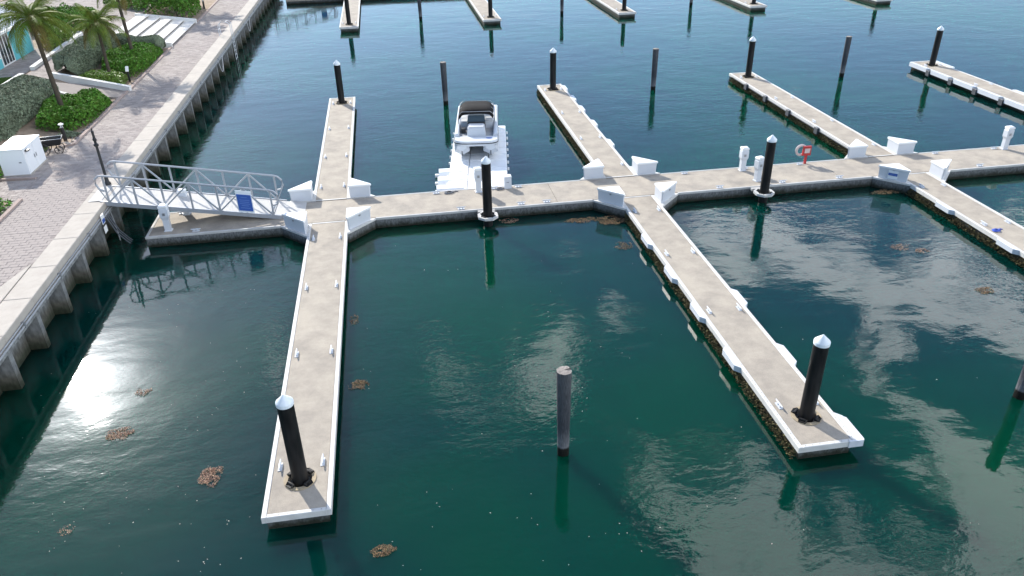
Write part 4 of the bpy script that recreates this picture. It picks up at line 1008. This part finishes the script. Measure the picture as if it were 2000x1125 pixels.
hedge('silver grey hedge along the terrace behind the second palm', [(-19.0, 49.9), (-19.05, 54.0), (-18.9, 58.0)], 1.35, 1.15, 'leaf_grey', .055, 46000, 12)
hedge('short silver grey hedge across the foot of the white steps', [(-18.2, 58.3), (-15.7, 58.0)], 1.2, 1.0, 'leaf_grey', .055, 27000, 13)
shrub('glossy green shrub bed round the foot of the palm nearest the cabinet', [(-17.6, 40.3), (-15.7, 39.8), (-15.25, 41.5), (-15.3, 44.8), (-16.0, 45.7), (-17.9, 45.6), (-18.2, 43)], .75, 'leaf_green', .075, 16000, 21)
shrub('glossy green shrub bed beside the kerb below the white steps', [(-17.6, 51.2), (-15.55, 50.6), (-15.25, 53.0), (-15.4, 57.4), (-17.4, 57.5), (-18.3, 54)], .8, 'leaf_green', .075, 18000, 22)
shrub('yellow green shrubs behind the low white wall', [(-18.3, 48.9), (-15.7, 48.3), (-15.75, 50.0), (-17.2, 51.2), (-18.2, 50.6)], .55, 'leaf_yellow', .07, 7000, 23)
shrub('small yellow green tuft between the white cabinet and the cart', [(-17.1, 36.2), (-16.2, 36.2), (-16.1, 37.6), (-16.9, 37.8)], .45, 'leaf_yellow', .06, 1800, 24)
shrub('dark green clipped bed behind the litter bin and cabinet', [(-19.5, 31.2), (-16.6, 31.6), (-16.75, 34.8), (-19.5, 35)], .5, 'leaf_green', .065, 8000, 25)
shrub('dark green clipped bed inside the kerb at the narrow end of the walk', [(-19.5, 22), (-15.1, 22), (-15.1, 30.6), (-16.4, 30.7), (-19.5, 30.6)], .45, 'leaf_green', .065, 14000, 26)
shrub('low trailing green plant under the bollard light', [(-16.4, 39.2), (-15.5, 38.9), (-15.3, 39.5), (-16.2, 39.9)], .22, 'leaf_grey', .05, 1200, 27)
shrub('round bright green shrub beside the turquoise house', [(-23.0, 57.3), (-21.9, 56.0), (-21.75, 58.5), (-22.2, 60.8), (-23.4, 60.5)], 1.3, 'leaf_yellow', .08, 9000, 28, z=TERR)
shrub('long dark green hedge bed behind the round shrub', [(-26.5, 61.8), (-21.9, 62.0), (-21.8, 65.5), (-22.5, 68.5), (-27.5, 67.5)], 1.0, 'leaf_green', .085, 14000, 29, z=TERR)
shrub('bright green trimmed hedge beyond the terrace path', [(-24.0, 74.5), (-20.3, 70.6), (-19.8, 72), (-21, 78), (-24, 79)], .8, 'leaf_yellow', .085, 10000, 31, z=TERR)
shrub('tall mixed green shrubs beside the far end of the steps', [(-20.0, 69.1), (-15.75, 68.9), (-15.7, 73), (-16.5, 77), (-20, 78)], 1.7, 'leaf_green', .10, 16000, 32)
gr = np.random.default_rng(3); n = 26000; gx = gr.uniform(-26, -21.6, n); gy = gr.uniform(42, 49.2, n); hgt = gr.uniform(.03, .07, n)
V = np.stack([np.column_stack([gx-.008, gy, np.full(n, TERR+.03)]), np.column_stack([gx+.008, gy, np.full(n, TERR+.03)]), np.column_stack([gx+gr.normal(scale=.02, size=n), gy+gr.normal(scale=.02, size=n), TERR+.03+hgt])], 1).reshape(-1, 3)
o = mesh_np('grass', V, np.arange(3*n).reshape(-1, 3), 'grass'); tag(o, 'short green lawn in front of the turquoise house', 'grass', kind='stuff')

# coconut palms
def frond_mesh(L, droop, seed, m='frond'):
    rg = random.Random(seed); mb = MB(); N = 22; pts = []
    for i in range(N+1):
        u = i/N; pts.append(Vector((L*(u-.16*droop*u*u), .05*math.sin(u*3+seed), L*(.34*u-droop*u*u*.85))))
    mb.tube(pts, [.03*(1-.85*i/N)+.004 for i in range(N+1)], 5)
    for i in range(52):
        u = .10+.88*i/51; k = min(N-1, int(u*N)); f = u*N-k; p = pts[k].lerp(pts[k+1], f); d = (pts[k+1]-pts[k]).normalized()
        ll = L*.30*(math.sin(math.pi*min(1, u*.92+.10))**.6+.12)*rg.uniform(.85, 1.12)
        for s in (-1, 1):
            side_ = Vector((0, s, 0)); ang = d*(.55+.5*u)+side_*(.95-.25*u)+Vector((0, 0, -.12)); ang.normalize()
            e1 = p+ang*ll*.5+Vector((0, 0, -.05*ll)); e2 = p+ang*ll*.95+Vector((0, 0, -.5*ll*rg.uniform(.4, 1.5)))
            wv = d*.015*(L/1.9); mb.add([p-wv*.5, p+wv*.5, e1+wv, e2, e1-wv], [(0, 1, 2, 4), (4, 2, 3)])
    return mb.mesh('frond', m)
FR = [frond_mesh(1.95, .45+.14*i, i) for i in range(5)]+[frond_mesh(1.8, 1.05, 9), frond_mesh(1.7, 1.3, 12, 'frond_dry')]
def palm(base, top, label, seed, nf=20, scale=1.0):
    rg = random.Random(seed); base, top = Vector(base), Vector(top); t = thing('palm_tree', label, 'palm', base, 0, 'coconut palms')
    d = top-base; N = 26; pts = []; rr = []
    for i in range(N+1):
        u = i/N; pts.append(Vector((d.x*(u**1.25), d.y*(u**1.25), d.z*u))); rr.append((.115-.035*u+(.06*(1-u/.12) if u < .12 else 0))*(1+(.06 if i % 2 else 0))*scale)
    MB().tube(pts, rr, 12).build('trunk', 'palm_trunk', t, True)
    MB().lathe([(.10*scale, d.z-.15), (.16*scale, d.z+.05), (.13*scale, d.z+.25), (.04, d.z+.4)], 10, d.x, d.y).build('crown_shaft', 'frond_dry', t, True)
    for i in range(nf):
        u = i/nf; az = i*2.39996+rg.uniform(-.2, .2); el = 1.0-1.55*u+rg.uniform(-.12, .12)
        me = FR[min(4, int(u*6))] if u < .78 else FR[5 if rg.random() < .6 else 6]
        o = bpy.data.objects.new('frond', me); C.objects.link(o); o.parent = t; o.location = (d.x, d.y, d.z+.18-.12*u)
        o.rotation_euler = (rg.uniform(-.25, .25), -el*.75, az); k = scale*rg.uniform(.88, 1.1); o.scale = (k, k, k)
    for i in range(5):
        a = i*1.3; MB().lathe([(.02, -.11), (.085, -.04), (.09, .03), (.03, .11)], 8).build('coconut', 'frond_dry', t, True, (d.x+.17*math.cos(a), d.y+.17*math.sin(a), d.z+.02))
    return t
palm((-16.97, 42.4, LAND-.05), (-17.17, 42.45, 6.6), 'coconut palm with a hanging frond in front of the turquoise house', 1, 22, 1.12)
palm((-16.7, 49.8, LAND-.05), (-16.7, 49.9, 5.0), 'coconut palm rising from the silver hedge, shorter than its neighbours', 2, 20, .95)
palm((-16.55, 54.6, LAND-.05), (-16.72, 54.8, 6.6), 'coconut palm at the corner of the hedge below the white steps', 3, 20, 1.05)
palm((-17.6, 72.5, LAND+.3), (-17.9, 72.8, 6.5), 'coconut palm among the tall shrubs beyond the steps', 4, 20, 1.05)
palm((-16.9, 76.0, LAND+.3), (-16.7, 76.2, 6.0), 'coconut palm at the far end of the tall shrubs', 5, 18, 1.0)

# ------------------------------------------------------------------ floating weed and scraps
def weed(px_, label, rx, ry, n, seed, m='weed'):
    n = int(n*1.7); rg = np.random.default_rng(seed); c = at(px_[0], px_[1], 0)
    a = rg.uniform(0, 6.283, n); r = np.sqrt(rg.random(n)); hm = hump(seed, 3); r *= np.clip(1+.35*hm(np.cos(a), np.sin(a)), .5, 1.5); x = rx*r*np.cos(a); y = ry*r*np.sin(a)
    x += rg.normal(scale=.10*rx, size=n)*rg.random(n)**2; y += rg.normal(scale=.10*ry, size=n)*rg.random(n)**2; h3 = hump(seed+3, 14); keep = h3(x, y) > -.45+.5*(rg.random(n)-.5); x, y = x[keep], y[keep]
    pts = np.column_stack([x, y, np.full(len(x), .008)+.03*rg.random(len(x))]); nr = np.tile([0, 0, 1.0], (len(x), 1))
    o = leaves('seaweed_clump', pts, nr, .017, m, None, seed+1, .9); o.location = (c.x, c.y, 0)
    return tag(o, label, 'seaweed', 'rafts of floating seaweed')
for i, (q, lb, rx, ry, n, m) in enumerate([
    ((748, 1077), 'compact brown seaweed raft off the free end of the plain finger', .28, .17, 500, 'weed'), ((703, 752), 'brown seaweed raft alongside the middle of the plain finger', .27, .25, 420, 'weed'),
    ((412, 930), 'pinkish crooked seaweed raft on the seawall side of the plain finger', .26, .36, 900, 'weed_pale'), ((280, 765), 'small pale seaweed raft in the glare beside the seawall', .22, .18, 260, 'weed_pale'),
    ((235, 848), 'long pale glittering seaweed raft in the glare beside the seawall', .40, .24, 700, 'weed_pale'), ((692, 626), 'small brown seaweed wisps beside the plain finger', .16, .32, 160, 'weed'),
    ((1140, 430), 'spread of orange seaweed under the walkway edge by the bumper finger', .8, .28, 1100, 'weed'), ((1195, 432), 'dense orange seaweed caught in the corner of the bumper finger', .55, .4, 1300, 'weed'),
    ((1218, 481), 'orange seaweed patch along the weedy flank of the bumper finger', .33, .32, 380, 'weed'), ((1738, 374), 'orange seaweed caught below the signed locker', .8, .3, 1100, 'weed'),
    ((1757, 483), 'thin brown seaweed patch off the finger with the blue rope', .35, .25, 200, 'weed_pale'), ((1800, 490), 'thin orange seaweed patch off the finger with the blue rope', .28, .2, 200, 'weed_pale'),
    ((1925, 568), 'lone orange seaweed patch in open water beyond the bumper finger', .30, .22, 480, 'weed'), ((995, 432), 'pale scum patch beside the hooped pile at the boat float', .4, .22, 240, 'weed_pale'),
    ((131, 1037), 'tiny pink seaweed wisp near the foot of the seawall', .15, .15, 70, 'weed_pale')]):
    weed(q, lb, rx, ry, n, 200+i, m)
rg = np.random.default_rng(77); n = 420
pxs = np.concatenate([rg.uniform(30, 500, 130), rg.uniform(690, 1300, 70), rg.uniform(1300, 1990, 30)]); pys = np.concatenate([rg.uniform(560, 1120, 130), rg.uniform(450, 1120, 70), rg.uniform(420, 1120, 30)])
cs = np.array([at(a, b_, 0)[:] for a, b_ in zip(pxs, pys)]); k = ~((cs[:, 0] > -4.1) & (cs[:, 0] < -2.1)) & ~((cs[:, 0] > 8.8) & (cs[:, 0] < 10.9)) & (cs[:, 0] > -11) & (cs[:, 1] < 28.6); cs = cs[k]; cs[:, 2] = .006
o = leaves('floating_debris', cs, np.tile([0, 0, 1.0], (len(cs), 1)), .017, 'debris', None, 5, .1); tag(o, 'tiny pale scraps of drifting leaf litter on the water', 'debris', kind='stuff')

# ------------------------------------------------------------------ to metres
S_ = Matrix.Scale(SCALE, 4)
for me in list(bpy.data.meshes):
    if me.users: me.transform(S_)
for o in bpy.data.objects:
    if o.type in ('MESH', 'EMPTY'): o.location = o.location*SCALE
    for md in o.modifiers:
        if md.type == 'SOLIDIFY': md.thickness *= SCALE
